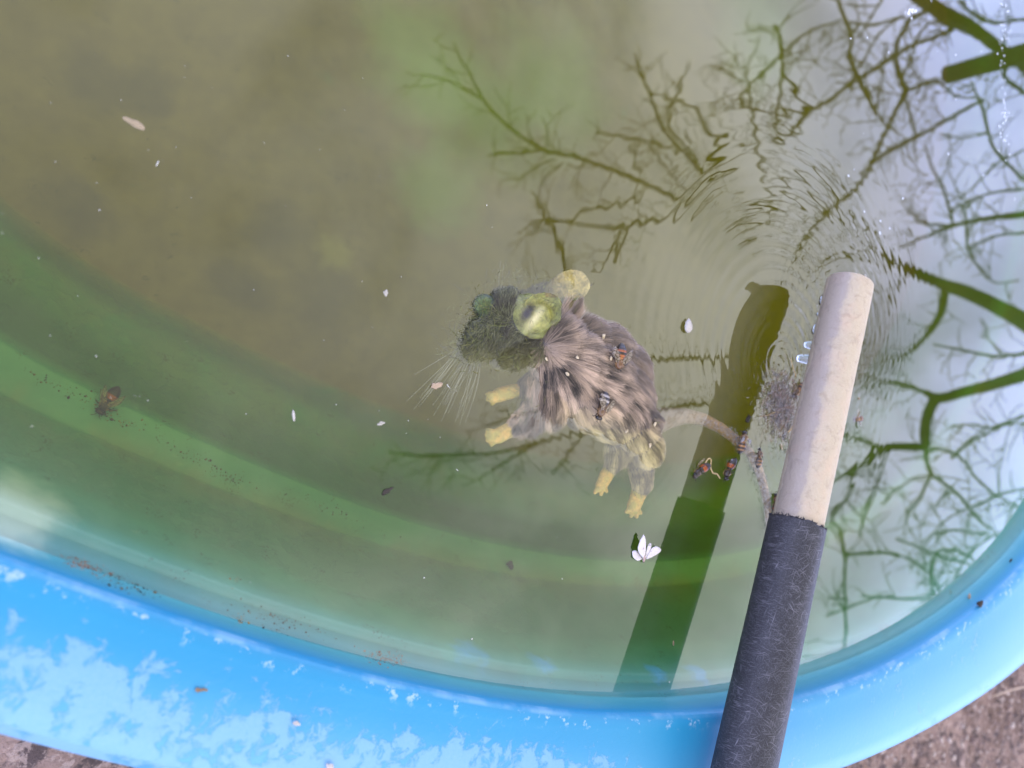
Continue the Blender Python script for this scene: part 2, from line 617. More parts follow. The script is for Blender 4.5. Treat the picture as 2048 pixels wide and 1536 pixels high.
rings(1555, 715, 0.042, 0.0094, 0.108, 0.010, 0.38, north=True)
rings(1560, 725, 0.070, 0.0052, 0.040, 0.004, 0.2, 1.1)
rings(1690, 640, 0.022, 0.0062, 0.060, 0.0, 0.5, 0.4)
rings(1640, 760, 0.022, 0.0085, 0.060, 0.0, 0.5, 2.2)
rings(1590, 870, 0.016, 0.0060, 0.045, 0.0, 0.5, 0.9)
rings(1215, 790, 0.010, 0.0060, 0.055, 0.0, 0.3, 0.3)
low = t.vmath('SCALE', t.vmath('SUBTRACT', t.noise(pos, 5.0, 2, 0.5, color=True), (0.5, 0.5, 0.5)), scale=0.006)
g = low
for q in grads:
    g = t.vmath('ADD', g, q)
g = t.vmath('MULTIPLY', g, (1, 1, 0))
N = t.vmath('NORMALIZE', t.vmath('SUBTRACT', geo.outputs['Normal'], g))
cosi = t.math('ABSOLUTE', t.vmath('DOT_PRODUCT', N, geo.outputs['Incoming']))
F0 = 0.14
fr = t.math('ADD', F0, t.math('MULTIPLY', 1 - F0, t.math('POWER', t.math('SUBTRACT', 1.0, cosi, clamp=True), 5.0)))
tr = t.node('ShaderNodeBsdfTransparent')
gl = t.node('ShaderNodeBsdfGlossy')
gl.inputs['Roughness'].default_value = 0.0
t.put(gl.inputs['Normal'], N)
mx = t.node('ShaderNodeMixShader')
t.put(mx.inputs[0], fr)
t.l.new(tr.outputs[0], mx.inputs[1])
t.l.new(gl.outputs[0], mx.inputs[2])
t.l.new(mx.outputs[0], out.inputs['Surface'])
va = t.node('ShaderNodeVolumeAbsorption')
va.inputs['Color'].default_value = (0.775, 0.80, 0.235, 1)
va.inputs['Density'].default_value = 11.0
vsn = t.node('ShaderNodeVolumeScatter')
vsn.inputs['Color'].default_value = (0.95, 0.86, 0.35, 1)
vsn.inputs["Density"].default_value = 0.55
vsn.inputs['Anisotropy'].default_value = 0.3
ad = t.node('ShaderNodeAddShader')
t.l.new(va.outputs[0], ad.inputs[0])
t.l.new(vsn.outputs[0], ad.inputs[1])
t.l.new(ad.outputs[0], out.inputs['Volume'])

rw = r_in + .003
idx = np.arange(NA)
V = np.vstack([np.c_[CC[0] + rw * np.cos(ANG), CC[1] + rw * np.sin(ANG), np.zeros(NA)],
               np.c_[CC[0] + rw * np.cos(ANG), CC[1] + rw * np.sin(ANG), np.full(NA, -0.180)],
               [[CC[0], CC[1], 0], [CC[0], CC[1], -0.180]]])
F = [(2 * NA, i, (i + 1) % NA) for i in range(NA)] + [(2 * NA + 1, NA + (i + 1) % NA, NA + i) for i in range(NA)] + \
    [(i, NA + i, NA + (i + 1) % NA, (i + 1) % NA) for i in range(NA)]
water = link('water', np_mesh('water', V, F), None, m_wat, smooth=False)
tag(water, kind='structure')

# ------------------------------------------------------------------ ground
m_gr, t, out = mat('dry_dirt')
pos = t.node('ShaderNodeNewGeometry').outputs['Position']
c = t.mix(t.ramp(t.noise(pos, 7, 6, 0.6), 0.35, 0.65), (0.17, 0.115, 0.095), (0.36, 0.255, 0.22))
c = t.mix(t.ramp(t.noise(pos, 45, 6, 0.65), 0.50, 0.60, 0, 0.85), c, (0.075, 0.058, 0.060))
c = t.mix(t.ramp(t.noise(pos, 130, 5, 0.6), 0.52, 0.62, 0, 0.65), c, (0.48, 0.37, 0.33))
principled(t, out, c, 0.95, 0.15, t.bump(t.noise(pos, 120, 6, 0.7), 0.006, 0.8))


def spaced(lo, hi, step, far):
    mid = np.arange(lo, hi, step)
    a, d = [], step
    x = hi
    while x < far:
        a.append(x)
        d *= 1.5
        x += d
    b, d = [], step
    x = lo - step
    while x > -far:
        b.append(x)
        d *= 1.5
        x -= d
    return np.array(b[::-1] + list(mid) + a)


gx, gy = spaced(-0.25, 1.45, 0.011, 160), spaced(-0.85, 0.15, 0.011, 160)
GX, GY = np.meshgrid(gx, gy)
Z = np.array([noise.fractal(Vector((x * 9, y * 9, 3.1)), 0.9, 2.1, 4) * 0.010 + noise.noise(Vector((x * 60, y * 60, 1.0))) * 0.004
              if abs(x) < 3 and abs(y) < 3 else -0.002 for x, y in zip(GX.ravel(), GY.ravel())])
V = np.c_[GX.ravel(), GY.ravel(), -0.222 + np.clip(Z, -0.02, 0.018)]
nx, ny = len(gx), len(gy)
ii, jj = np.meshgrid(np.arange(nx - 1), np.arange(ny - 1))
k = (jj * nx + ii).ravel()
ground = link('ground', np_mesh('ground', V, np.c_[k, k + 1, k + nx + 1, k + nx]), None, m_gr)
tag(ground, kind='structure')

# loose clods and grit beside the pool
mb = MB()
rr = random.Random(5)
for i in range(2600):
    px, py = (rr.uniform(1640, 2120), rr.uniform(1300, 1620)) 
    p = W(px, py, -0.217)
    q = p[:2] - CC
    if np.hypot(*q) < np.interp(math.atan2(q[1], q[0]) if math.atan2(q[1], q[0]) < PI / 2 else math.atan2(q[1], q[0]) - 2 * PI, ANG, r_out) - 0.06:
        continue
    s = 0.0011 * math.exp(rr.gauss(0, 0.55))
    M = Matrix.Rotation(rr.uniform(0, 6), 3, 'Z') @ Matrix.Rotation(rr.uniform(-.5, .5), 3, 'X')
    b = rr.choice([(.36, .27, .22), (.25, .18, .15), (.16, .12, .11), (.45, .37, .32)])
    mb.ell((p[0], p[1], -0.217 + s * .3), (s * 1.5, s * rr.uniform(.8, 1.2), s * .8), 6, 4, col=b, M=M)
m_clod = attr_mat('clod', 0.95, 0.1, noise_scale=500)
tag(mb.build('loose_dirt', m_clod), kind='stuff')

# a dry straw on the dirt
m_straw = simple('straw', (0.50, 0.38, 0.28), 0.8, 0.2)
mb = MB()
mb.tube([W(x, y, -0.205) for x, y in ((1985, 1393), (2008, 1385), (2030, 1378), (2060, 1372), (2110, 1366))], [.0009, .0013, .0014, .0013, .0008], 6)
tag(mb.build('straw', m_straw), 'pale dry straw lying on the brown dirt beside the pool', 'straw')

# ------------------------------------------------------------------ bare tree whose branches the water mirrors
m_bark, t, out = mat('bark')
pos = t.node('ShaderNodeNewGeometry').outputs['Position']
bn = t.noise(t.mapping(pos, (1, 1, .4)), 40, 6, 0.65)
principled(t, out, t.mix(bn, (0.020, 0.016, 0.013), (0.085, 0.068, 0.055)), 0.9, 0.15, t.bump(bn, 0.01, 0.8))


def up_there(px, py, dist):
    """the spot in the air that the flat water mirrors at this photo pixel, dist metres on"""
    p = W(px, py, 0.0)
    d = rays((px, py))[0]
    d = d / np.linalg.norm(d)
    d[2] = -d[2]
    return p + d * dist


tree = tag(empty('bare_tree', (3.9, 0.15, -0.22)), 'leafless tree overhanging the pool, its branches mirrored in the water', 'tree')
TR = Vector(tree.location)
BR = [  # ((x, y, width px), ...), distance
    # limbs coming in from the right
    (((2110, 690, 40), (2048, 642, 36), (1990, 610, 33), (1930, 585, 30), (1880, 568, 26), (1830, 545, 22), (1780, 522, 16), (1745, 500, 10)), 3.2),
    (((1888, 578, 18), (1880, 630, 16), (1855, 670, 14), (1825, 700, 12), (1790, 720, 8), (1750, 730, 5)), 3.2),
    (((2110, 722, 30), (2048, 748, 28), (1990, 768, 26), (1930, 783, 24), (1880, 797, 22), (1850, 785, 14), (1805, 768, 12), (1760, 765, 9), (1720, 770, 6)), 3.0),
    (((1872, 797, 24), (1855, 830, 22), (1848, 870, 22), (1845, 893, 20), (1790, 893, 18), (1760, 900, 18), (1720, 930, 14), (1690, 950, 12), (1668, 965, 9), (1640, 990, 7)), 3.0),
    (((1701, 943, 12), (1703, 970, 10), (1690, 1000, 9), (1664, 1033, 9), (1680, 1065, 8), (1688, 1110, 10), (1688, 1180, 9), (1690, 1260, 8), (1683, 1330, 7)), 2.9),
    (((1760, 900, 16), (1735, 885, 12), (1700, 876, 10), (1660, 880, 7)), 3.0),
    (((1688, 1111, 10), (1730, 1107, 8), (1785, 1108, 9), (1830, 1126, 8), (1866, 1155, 7), (1880, 1185, 8), (1900, 1200, 9)), 2.9),
    (((1850, 895, 12), (1852, 930, 10), (1860, 950, 10), (1890, 970, 9), (1920, 995, 9), (1950, 1030, 8), (1970, 1050, 7), (1995, 1062, 4)), 3.1),
    (((1857, 950, 9), (1845, 980, 8), (1830, 1010, 7), (1815, 1020, 5), (1808, 1050, 4)), 3.1),
    (((1860, 897, 11), (1895, 903, 10), (1920, 918, 8), (1960, 965, 7), (2010, 1000, 6), (2050, 1020, 5)), 3.3),
    (((1900, 918, 8), (1935, 885, 7), (1970, 868, 6), (2010, 850, 6), (2060, 845, 6)), 3.3),
    (((1720, 1190, 6), (1760, 1195, 7), (1820, 1198, 8), (1880, 1200, 9), (1940, 1205, 9)), 2.8),
    (((1650, 1230, 5), (1700, 1212, 6), (1760, 1190, 6)), 2.8),
    (((1790, 1078, 6), (1860, 1105, 7), (1910, 1122, 7), (1950, 1130, 6)), 3.4),
    (((1865, 1190, 9), (1862, 1140, 8), (1875, 1105, 8), (1900, 1100, 7), (1925, 1105, 8), (1960, 1130, 7)), 2.7),
    (((1900, 1195, 7), (1915, 1150, 6), (1935, 1115, 6), (1960, 1090, 5), (2010, 1060, 4)), 2.7),
    (((1870, 1070, 7), (1905, 1060, 7), (1960, 1068, 6), (2000, 1075, 5)), 3.2),
    (((1850, 1090, 4), (1890, 1040, 5), (1950, 1010, 6), (2010, 985, 6), (2080, 970, 6)), 3.6),
    (((1775, 900, 6), (1755, 960, 7), (1735, 1010, 7), (1720, 1050, 6), (1716, 1075, 4)), 3.6),
    (((1760, 1010, 5), (1790, 980, 6), (1830, 955, 5), (1890, 955, 4), (1940, 965, 3)), 3.7),
    (((2110, 700, 12), (2048, 706, 11), (1990, 712, 9), (1920, 700, 7), (1870, 690, 5)), 3.3),
    (((2048, 830, 9), (1990, 855, 8), (1950, 850, 6), (1900, 852, 5)), 3.4),
    (((1640, 1345, 20), (1700, 1325, 22), (1770, 1290, 22), (1850, 1245, 22), (1930, 1190, 22)), 4.6),  # far brush line low in the reflection, built as one more limb
    # the long slender limb in the right middle
    (((2110, 420, 17), (2048, 428, 15), (2000, 434, 14), (1950, 441, 13), (1900, 452, 12), (1860, 468, 9), (1830, 482, 7), (1795, 500, 5)), 3.4),
    (((1905, 450, 9), (1895, 410, 8), (1885, 375, 7), (1862, 330, 6), (1850, 290, 5)), 3.4),
    (((1900, 452, 8), (1855, 448, 8), (1830, 438, 6), (1800, 400, 4)), 3.4),
    (((1932, 448, 8), (1935, 500, 7), (1960, 540, 6), (1990, 565, 5), (2040, 560, 4)), 3.5),
    (((2048, 465, 7), (1980, 475, 6), (1930, 500, 4)), 3.6),
    (((2048, 360, 9), (2010, 320, 8), (1985, 290, 8), (1975, 255, 8), (1960, 205, 7), (1940, 160, 4)), 3.5),
    (((1975, 265, 7), (1930, 275, 5), (1880, 270, 4)), 3.5),
    (((2100, 375, 7), (2020, 380, 7), (1950, 395, 6), (1900, 420, 5)), 3.7),
    (((2048, 300, 6), (1990, 330, 5), (1950, 370, 5), (1920, 400, 4)), 3.8),
    # top right
    (((1800, -40, 34), (1850, 0, 30), (1880, 22, 28), (1920, 40, 26), (1955, 62, 24), (1985, 85, 22), (2010, 105, 22), (2060, 140, 22), (2120, 190, 24)), 3.0),
    (((1860, 12, 18), (1885, 40, 16), (1910, 52, 14), (1950, 62, 12)), 2.9),
    (((2020, 120, 14), (2010, 150, 10), (2030, 170, 10), (2055, 190, 9)), 3.2),
    (((1908, 58, 11), (1870, 74, 11), (1826, 90, 12), (1792, 110, 12), (1758, 133, 12), (1722, 155, 12), (1690, 175, 12), (1655, 203, 13), (1621, 219, 13), (1604, 239, 12), (1574, 273, 10), (1552, 282, 8)), 3.1),
    (((1625, 216, 11), (1604, 203, 11), (1585, 172, 12), (1568, 150, 11), (1562, 110, 10), (1556, 60, 7), (1550, 50, 4)), 3.0),
    (((1612, 220, 10), (1560, 226, 9), (1510, 215, 9), (1480, 200, 10), (1495, 178, 8), (1520, 150, 9), (1548, 125, 9), (1575, 95, 9), (1620, 62, 7), (1680, 40, 5)), 3.3),
    (((1552, 280, 8), (1553, 230, 9), (1563, 160, 9), (1562, 80, 8), (1545, 50, 4)), 3.0),
    (((1670, -20, 9), (1682, 20, 10), (1700, 62, 11), (1704, 85, 11), (1700, 112, 12), (1713, 148, 12), (1730, 180, 11), (1745, 212, 12), (1752, 230, 9)), 2.9),
    (((1745, 210, 8), (1765, 240, 7), (1790, 262, 5)), 2.9),
    (((1870, 10, 12), (1842, 28, 12), (1820, 38, 13), (1812, 55, 12), (1797, 85, 12), (1794, 115, 11), (1800, 150, 12), (1812, 180, 15), (1803, 200, 13), (1785, 235, 12), (1768, 270, 11), (1752, 305, 14), (1738, 335, 10)), 3.0),
    (((1812, 180, 12), (1845, 170, 10), (1870, 160, 9), (1910, 190, 6), (1960, 198, 5)), 3.0),
    (((1970, 200, 9), (1940, 212, 10), (1900, 235, 11), (1862, 258, 11), (1832, 272, 12), (1805, 288, 12), (1782, 300, 11), (1750, 322, 9), (1720, 350, 7)), 3.2),
    (((1832, 270, 8), (1822, 235, 8), (1815, 200, 6)), 3.2),
    (((1700, 165, 7), (1760, 70, 6), (1800, 35, 6)), 3.5),
    (((1700, 45, 6), (1750, 48, 8), (1810, 32, 8)), 3.4),
    (((1720, 75, 6), (1740, 40, 6), (1765, 0, 6), (1770, -30, 5)), 3.6),
    (((1800, 170, 8), (1845, 60, 6), (1880, 40, 6)), 3.6),
    (((1750, 230, 6), (1765, 150, 5), (1775, 80, 4)), 3.7),
    (((2048, 40, 8), (1990, 45, 8), (1950, 30, 8), (1920, 0, 8)), 3.3),
    # left middle
    (((905, 85, 3), (920, 120, 5), (940, 150, 6), (955, 182, 8), (985, 225, 9), (1030, 265, 10), (1060, 285, 12), (1095, 302, 13), (1150, 314, 12), (1200, 330, 13), (1265, 355, 13), (1330, 385, 13), (1365, 395, 13), (1405, 365, 14), (1450, 335, 12), (1490, 300, 8)), 3.3),
    (((840, 148, 3), (880, 158, 5), (930, 178, 6), (962, 200, 7)), 3.3),
    (((975, 312, 5), (1000, 308, 9), (1050, 305, 8), (1090, 300, 8)), 3.3),
    (((1030, 365, 3), (1070, 335, 5), (1110, 318, 6)), 3.5),
    (((1085, 370, 3), (1100, 345, 5), (1125, 325, 6)), 3.5),
    (((1092, 292, 6), (1095, 260, 5), (1080, 235, 3)), 3.5),
    (((1062, 382, 5), (1080, 410, 8), (1090, 440, 9), (1105, 455, 12), (1118, 490, 14), (1130, 530, 14), (1145, 570, 12)), 2.6),
    (((1100, 442, 9), (1140, 442, 9), (1165, 422, 9), (1205, 415, 9), (1250, 405, 10), (1280, 395, 8)), 2.6),
    (((1035, 470, 4), (1070, 445, 6), (1100, 440, 8), (1170, 450, 8), (1230, 455, 9), (1262, 450, 14), (1300, 440, 11), (1340, 435, 9), (1400, 400, 8), (1440, 370, 8)), 2.7),
    (((1250, 460, 12), (1235, 490, 13), (1215, 520, 11), (1190, 545, 8)), 2.7),
    (((1272, 108, 4), (1285, 150, 8), (1300, 185, 9), (1312, 220, 9), (1330, 260, 10), (1360, 295, 10), (1390, 325, 12), (1410, 345, 12), (1440, 300, 20), (1455, 280, 12)), 3.1),
    (((1380, 125, 4), (1362, 170, 8), (1348, 205, 9), (1338, 240, 9), (1345, 262, 8), (1380, 300, 8), (1400, 330, 8)), 3.1),
    (((1190, 265, 6), (1250, 272, 8), (1310, 285, 8), (1350, 300, 7)), 3.3),
    (((1300, 185, 6), (1350, 200, 6), (1390, 215, 8), (1408, 245, 10), (1420, 270, 12), (1440, 285, 12)), 3.2),
    (((1412, 232, 5), (1440, 200, 4), (1452, 180, 3)), 3.2),
    (((1440, 140, 4), (1480, 110, 0), (1490, 140, 4), (1500, 200, 8), (1510, 260, 9), (1520, 320, 9), (1530, 360, 8)), 3.0),
    (((1262, 290, 6), (1275, 330, 6), (1280, 390, 5)), 3.5),
    (((1300, 290, 6), (1330, 330, 5), (1370, 380, 5)), 3.5),
    # tangle mirrored in the rippled patch
    (((1760, 480, 12), (1700, 440, 11), (1640, 415, 12), (1590, 400, 11), (1540, 410, 12), (1500, 440, 10), (1470, 480, 8)), 3.1),
    (((1740, 340, 10), (1700, 390, 12), (1660, 420, 12), (1620, 470, 11), (1590, 520, 9), (1570, 560, 7)), 3.0),
    (((1770, 520, 12), (1720, 510, 11), (1670, 520, 10), (1630, 545, 8), (1600, 590, 6)), 3.2),
    (((1690, 400, 9), (1650, 360, 9), (1610, 350, 8), (1560, 370, 8), (1520, 400, 7), (1480, 410, 5)), 3.3),
    (((1745, 560, 12), (1720, 620, 11), (1700, 680, 10), (1720, 740, 8)), 3.0),
    (((1800, 560, 10), (1770, 620, 10), (1750, 680, 9), (1740, 740, 8), (1760, 800, 7)), 3.1),
    # the low limb that runs behind the mouse
    (((1570, 745, 16), (1500, 728, 14), (1450, 718, 14), (1390, 712, 13), (1330, 718, 13), (1280, 715, 12), (1230, 705, 8)), 2.8),
    (((1530, 790, 14), (1470, 812, 13), (1410, 806, 13), (1350, 812, 13), (1310, 822, 12), (1250, 838, 11), (1170, 862, 10), (1085, 882, 9), (1010, 902, 9), (950, 908, 8), (870, 910, 9), (820, 910, 7), (775, 902, 4)), 2.8),
    (((1085, 882, 8), (1040, 905, 8), (1000, 930, 7), (960, 955, 5), (925, 972, 3)), 2.8),
    (((1170, 864, 8), (1140, 900, 8), (1120, 930, 7), (1100, 952, 5)), 2.8),
    (((1100, 815, 7), (1040, 830, 6), (980, 850, 5), (930, 862, 3)), 2.9),
    (((880, 912, 5), (865, 935, 4), (855, 950, 2)), 2.8),
]


def catmull(P, n):
    P = np.asarray(P, float)
    Q = np.vstack([2 * P[0] - P[1], P, 2 * P[-1] - P[-2]])
    o = []
    for i in range(1, len(Q) - 2):
        for s in np.linspace(0, 1, n, endpoint=False):
            a, b, c, d = Q[i - 1:i + 3]
            o.append(.5 * ((2 * b) + (c - a) * s + (2 * a - 5 * b + 4 * c - d) * s * s + (3 * b - a - 3 * c + d) * s ** 3))
    o.append(P[-1])
    return np.array(o)


rr = random.Random(21)


def limb(mb, pts, dist, depth=0):
    P = catmull(pts, 4 if depth == 0 else 3)
    n = len(P)
    ph = rr.uniform(0, 9)
    n0_ = noise.noise(Vector((ph, 0, 0))) if depth else 0
    D = [dist + 0.22 * (noise.noise(Vector((ph, i * 0.12, 0))) - n0_) for i in range(n)]
    pos_, rad = [], []
    for i, (x, y, wd) in enumerate(P):
        if wd < 14 and (depth == 0 or i > 1):
            x += 2.2 * noise.noise(Vector((ph, i * .7, 5)))
            y += 2.2 * noise.noise(Vector((ph, i * .7, 9)))
        p = up_there(x, y, D[i])
        pos_.append(Vector(p) - TR)
        tot = D[i] + np.linalg.norm(W(x, y) - CAM)
        knob = 1.0 + (0.35 if (i % 4 == 0 and wd < 14) else 0.0) * rr.random()
        rad.append(max(wd, 1.5) * .5 * tot / FPX * (.78 if wd > 14 else .58) * knob)
    mb.tube(pos_, rad, 7 if depth == 0 else 5)
    if depth >= 2:
        return
    # side twigs
    L = np.sum(np.hypot(*np.diff(P[:, :2], axis=0).T))
    k = int(L / (20 if depth == 0 else 38) * rr.uniform(.7, 1.2))
    for _ in range(k):
        i = rr.randrange(1, n - 1)
        x, y, wd = P[i]
        if depth == 0 and wd > 20 and rr.random() < .5:
            continue
        dx, dy = P[i + 1][:2] - P[i - 1][:2]
        # twigs grow away from the trunk, which stands beyond the right hand side
        if dx > 0:
            dx, dy = -dx, -dy
        a = math.atan2(dy, dx) + rr.choice((-1, 1)) * rr.uniform(.5, 1.2)
        ln = rr.uniform(25, 95) * (1 if depth == 0 else .6)
        q, c = [(x, y, min(wd * .55, 5.5))], rr.uniform(-.35, .35)
        for s in range(1, 4):
            a += c
            q.append((q[-1][0] + math.cos(a) * ln / 3, q[-1][1] + math.sin(a) * ln / 3, 3.6 - s * .7))
        limb(mb, q, D[i], depth + 1)


for pts, dist in BR:
    mb = MB()
    limb(mb, pts, dist)
    mb.build('branch', m_bark, tree)
# sawn off stub
mb = MB()
pp = [Vector(up_there(x, y, 2.9)) - TR for x, y in ((1891, 150), (1925, 140), (1970, 128), (2020, 115), (2110, 92))]
mb.tube(pp, [.036, .037, .038, .040, .043], 12)
mb.build('sawn_limb', m_bark, tree)
# trunk and the limbs that carry the branches in
mb = MB()
tp = [(0, 0, -.05), (.02, 0, .2), (-.02, .02, .5), (.0, .02, .75), (-.01, .02, .92)]
mb.tube(tp, [.22, .17, .15, .14, .10], 12)
for (x, y, r0, dist), h in (((2110, 690, .048, 3.2), .8), ((2110, 722, .036, 3.0), .7), ((2110, 420, .022, 3.4), .85), ((2120, 190, .03, 3.0), .9), ((2110, 92, .043, 2.9), .85)):
    e = Vector(up_there(x, y, dist)) - TR
    s = Vector((-.03, .02, h))
    mid = (e + s) * .5 - Vector((0, 0, .06))
    mb.tube([s, mid, e], [r0 * 1.35, r0 * 1.12, r0], 8)
mb.build('trunk', m_bark, tree)

# ------------------------------------------------------------------ pole held over the water
PT = W(1700, 566, 0.031)
PB = W(1488, 1536, 0.0425)
pd = Vector(PB - PT)
plen = pd.length
pdir = pd.normalized()
side = pdir.cross(Vector((0, 0, 1))).normalized()
upv = side.cross(pdir).normalized()
if upv.z < 0:
    upv = -upv

pole = tag(empty('pole', tuple(PT)), 'worn beige pole with a scratched black sleeve, held out over the water across the rim', 'pole')
sj = np.linalg.norm(W(1597, 1048, 0.036) - PT)   # where the sleeve begins

m_shaft, t, out = mat('worn_beige')
pos = t.node('ShaderNodeTexCoord').outputs['Object']
gr = t.noise(pos, 900, 4, 0.65)
st = t.noise(pos, 60, 5, 0.6, 0.3)
c = t.mix(gr, (0.37, 0.30, 0.20), (0.50, 0.42, 0.305))
c = t.mix(t.ramp(st, 0.45, 0.75, 0, 0.55), c, (0.50, 0.36, 0.25))
fib = t.noise(t.mapping(pos, (900, 160, 900), (0, 0, math.atan2(pdir.y, pdir.x) - PI / 2)), 1.0, 3, .6)
c = t.mix(t.ramp(fib, .6, .85, 0, .3), c, (0.66, 0.58, 0.48))
grime = t.ramp(t.noise(pos, 140, 6, .7, .6), .50, .72)
c = t.mix(t.math('MULTIPLY', grime, .45), c, (0.26, 0.19, 0.13))
c = t.mix(t.ramp(t.noise(pos, 420, 5, .7), .60, .72, 0, .5), c, (0.30, 0.23, 0.17))
wet = t.ramp(t.vmath('DOT_PRODUCT', t.vmath('ADD', pos, t.vmath('SCALE', t.noise(pos, 70, 4, .6, color=True), scale=.006)), tuple(-side if side.x > 0 else side)), .0105, .0128)
c = t.mix(t.math('MULTIPLY', wet, .55), c, (0.20, 0.17, 0.16))
for x, y, rad, amt in ((1602, 945, .0035, .55), (1612, 1035, .004, .3), (1655, 690, .008, .25)):
    d = t.vmath('DISTANCE', t.node('ShaderNodeNewGeometry').outputs['Position'], tuple(W(x, y, 0.046)))
    c = t.mix(t.math('MULTIPLY', t.ramp(d, rad * 1.4, rad * .3), amt), c, (0.36, 0.21, 0.09))
principled(t, out, c, t.mix(wet, (.62,) * 3, (.12,) * 3), 0.4, t.bump(t.math('ADD', gr, t.math('MULTIPLY', grime, .6)), 0.0005, 0.7))

m_slv, t, out = mat('scuffed_black_plastic')
pos = t.node('ShaderNodeTexCoord').outputs['Object']
c = t.mix(t.noise(pos, 60, 4, .6), (0.008, 0.008, 0.010), (0.030, 0.029, 0.035))
scr = None
for k, (ang, sx, sy) in enumerate(((0.5, 2600, 150), (1.05, 3000, 130), (1.7, 2400, 120), (-0.3, 3200, 160), (2.3, 2800, 140))):
    f = t.noise(t.mapping(t.mapping(pos, rot=(0, 0, ang)), (sx * 1.15, sy * .9, 160), loc=(k * 3.3, k, 0)), 1.0, 0, .5)
    f = t.ramp(f, .68, .84)
    scr = f if scr is None else t.math('MAXIMUM', scr, f)
zone = t.ramp(t.noise(pos, 48, 5, .65), .36, .60, .15, 1.0)
c = t.mix(t.math('MULTIPLY', t.math('MULTIPLY', scr, zone), .45), c, (0.28, 0.27, 0.30))
c = t.mix(t.ramp(t.noise(pos, 1500, 3, .7), .45, .75, 0, .34), c, (0.17, 0.17, 0.195))
pit = t.ramp(t.noise(pos, 210, 3, .5), .70, .76)
c = t.mix(pit, c, (0.006, 0.006, 0.008))
hh = t.math('SUBTRACT', t.math('MULTIPLY', scr, .4), pit)
principled(t, out, c, 0.55, 0.4, t.bump(hh, 0.0005, 0.7))


def pole_ring(s, r, n, up_cut=0.0, jit=0.0, seed=0):
    o = []
    for k in range(n):
        a = 2 * PI * k / n
        j = jit * noise.noise(Vector((math.cos(a) * 3, math.sin(a) * 3, seed)))
        p = pdir * (s + j) + side * (r * math.cos(a)) + upv * (r * math.sin(a) * 0.96)
        o.append(p)
    return o


def loft(rings):
    n = len(rings[0])
    V = [p for q in rings for p in q]
    F = [(i * n + k, (i + 1) * n + k, (i + 1) * n + (k + 1) % n, i * n + (k + 1) % n) for i in range(len(rings) - 1) for k in range(n)]
    F += [tuple(range(n)), tuple((len(rings) - 1) * n + k for k in range(n - 1, -1, -1))]
    return V, F


NR = 40
V, F = loft([pole_ring(s, r, NR, jit=.0009 * (s < .001), seed=2) for s, r in ((0.0006, .0100), (0, .0143), (.0003, .0150), (.002, .0152), (.02, .0154), (.06, .0152), (.11, .0154), (.16, .0153), (plen * 2.1, .0150))])
link('shaft', np_mesh('shaft', V, F), pole, m_shaft)
ks = [(sj, .0156), (sj + .0002, .0166), (sj + .0012, .0171), (sj + .004, .0172), (sj + .05, .0172), (sj + .1, .0174), (plen, .0175), (plen * 1.5, .0175), (plen * 2.0, .0175), (plen * 2.002, .0156)]
V, F = loft([pole_ring(s, r, NR, jit=.0012 * (i < 3), seed=5) for i, (s, r) in enumerate(ks)])
slv = link('sleeve', np_mesh('sleeve', V, F), pole, m_slv)
# torn rubber fringe round the mouth of the sleeve
mb = MB()
rr = random.Random(3)
for k in range(90):
    a = rr.uniform(0, 2 * PI)
    p = pdir * (sj + .0005) + side * (.0165 * math.cos(a)) + upv * (.016 * math.sin(a))
    o = side * math.cos(a) + upv * math.sin(a)
    q = p - pdir * rr.uniform(.0003, .0018) + o * rr.uniform(0, .0007) + pdir.cross(o) * rr.uniform(-.001, .001)
    mb.tube([p, (p + q) * .5 + o * .0003, q], [.00035, .0003, .00012], 4)
m_blk = simple('torn_rubber', (0.03, 0.03, 0.035), .7, .3)
mb.build('torn_edge', m_blk, slv)

# water drops hanging along the lower edge of the pole
m_drop, t, out = mat('clear_water')
principled(t, out, (0.93, 0.97, 1.0), 0.0, 0.6, None, Transmission_Weight=1.0, IOR=1.33)


def on_pole(px, py, rad):
    """nearest spot of the pole's surface to a photo pixel: s along it, and outward vector"""
    d = Vector(rays((px, py))[0]).normalized()
    o = Vector(CAM) - Vector(PT)
    best = None
    for s in np.linspace(0, plen * 1.2, 900):
        p = pdir * s
        tt = (p - o).dot(d)
        q = o + d * tt
        e = (q - p).length
        if best is None or e < best[0]:
            best = (e, s, q - p)
    return best[1], best[2].normalized()


dl = ['large clear water drop hanging lowest from the side of the beige pole',
      'bluish water drop on the beige pole just above the largest drop',
      'flat wet drop on the side of the beige pole, third up from the largest drop',
      'small round drop between two longer drops on the side of the beige pole',
      'long flat drop nearest the tip of the beige pole']
for (px, py, rx, ry, ln, sag), lab in zip(((1606, 713, .0040, .0042, .0070, 1), (1622, 688, .0030, .0034, .0044, .6), (1635, 658, .0022, .0052, .0016, .2), (1641, 628, .0012, .002, .0012, .2), (1650, 600, .0018, .0055, .0013, .2)), dl):
    s, ov = on_pole(px, py, .0152)
    base = Vector(PT) + pdir * s
    ov = (ov + Vector((-.25, 0, -.5)) * sag).normalized()
    mb = MB()
    # a hanging bead: rounder at the free end
    axis = ov
    b2 = pdir
    b1 = axis.cross(b2).normalized()
    rings_, n = [], 16
    for u in np.linspace(0, 1, 12):
        r = math.sqrt(max(0, 1 - u ** 3.2)) * (1 - .12 * math.sin(PI * u) * sag) + .02 * (u == 1) * 0
        rings_.append([axis * (.0138 + (ln + .0014) * u) + b1 * (math.cos(2 * PI * k / n) * rx * max(r, .03)) + b2 * (math.sin(2 * PI * k / n) * ry * .8 * max(r, .03)) for k in range(n)])
    V, F = loft(rings_)
    mb.add(V, F)
    d = mb.build('water_drop', m_drop)
    d.location = base
    tag(d, lab, 'water drop', 'water drops on the pole')

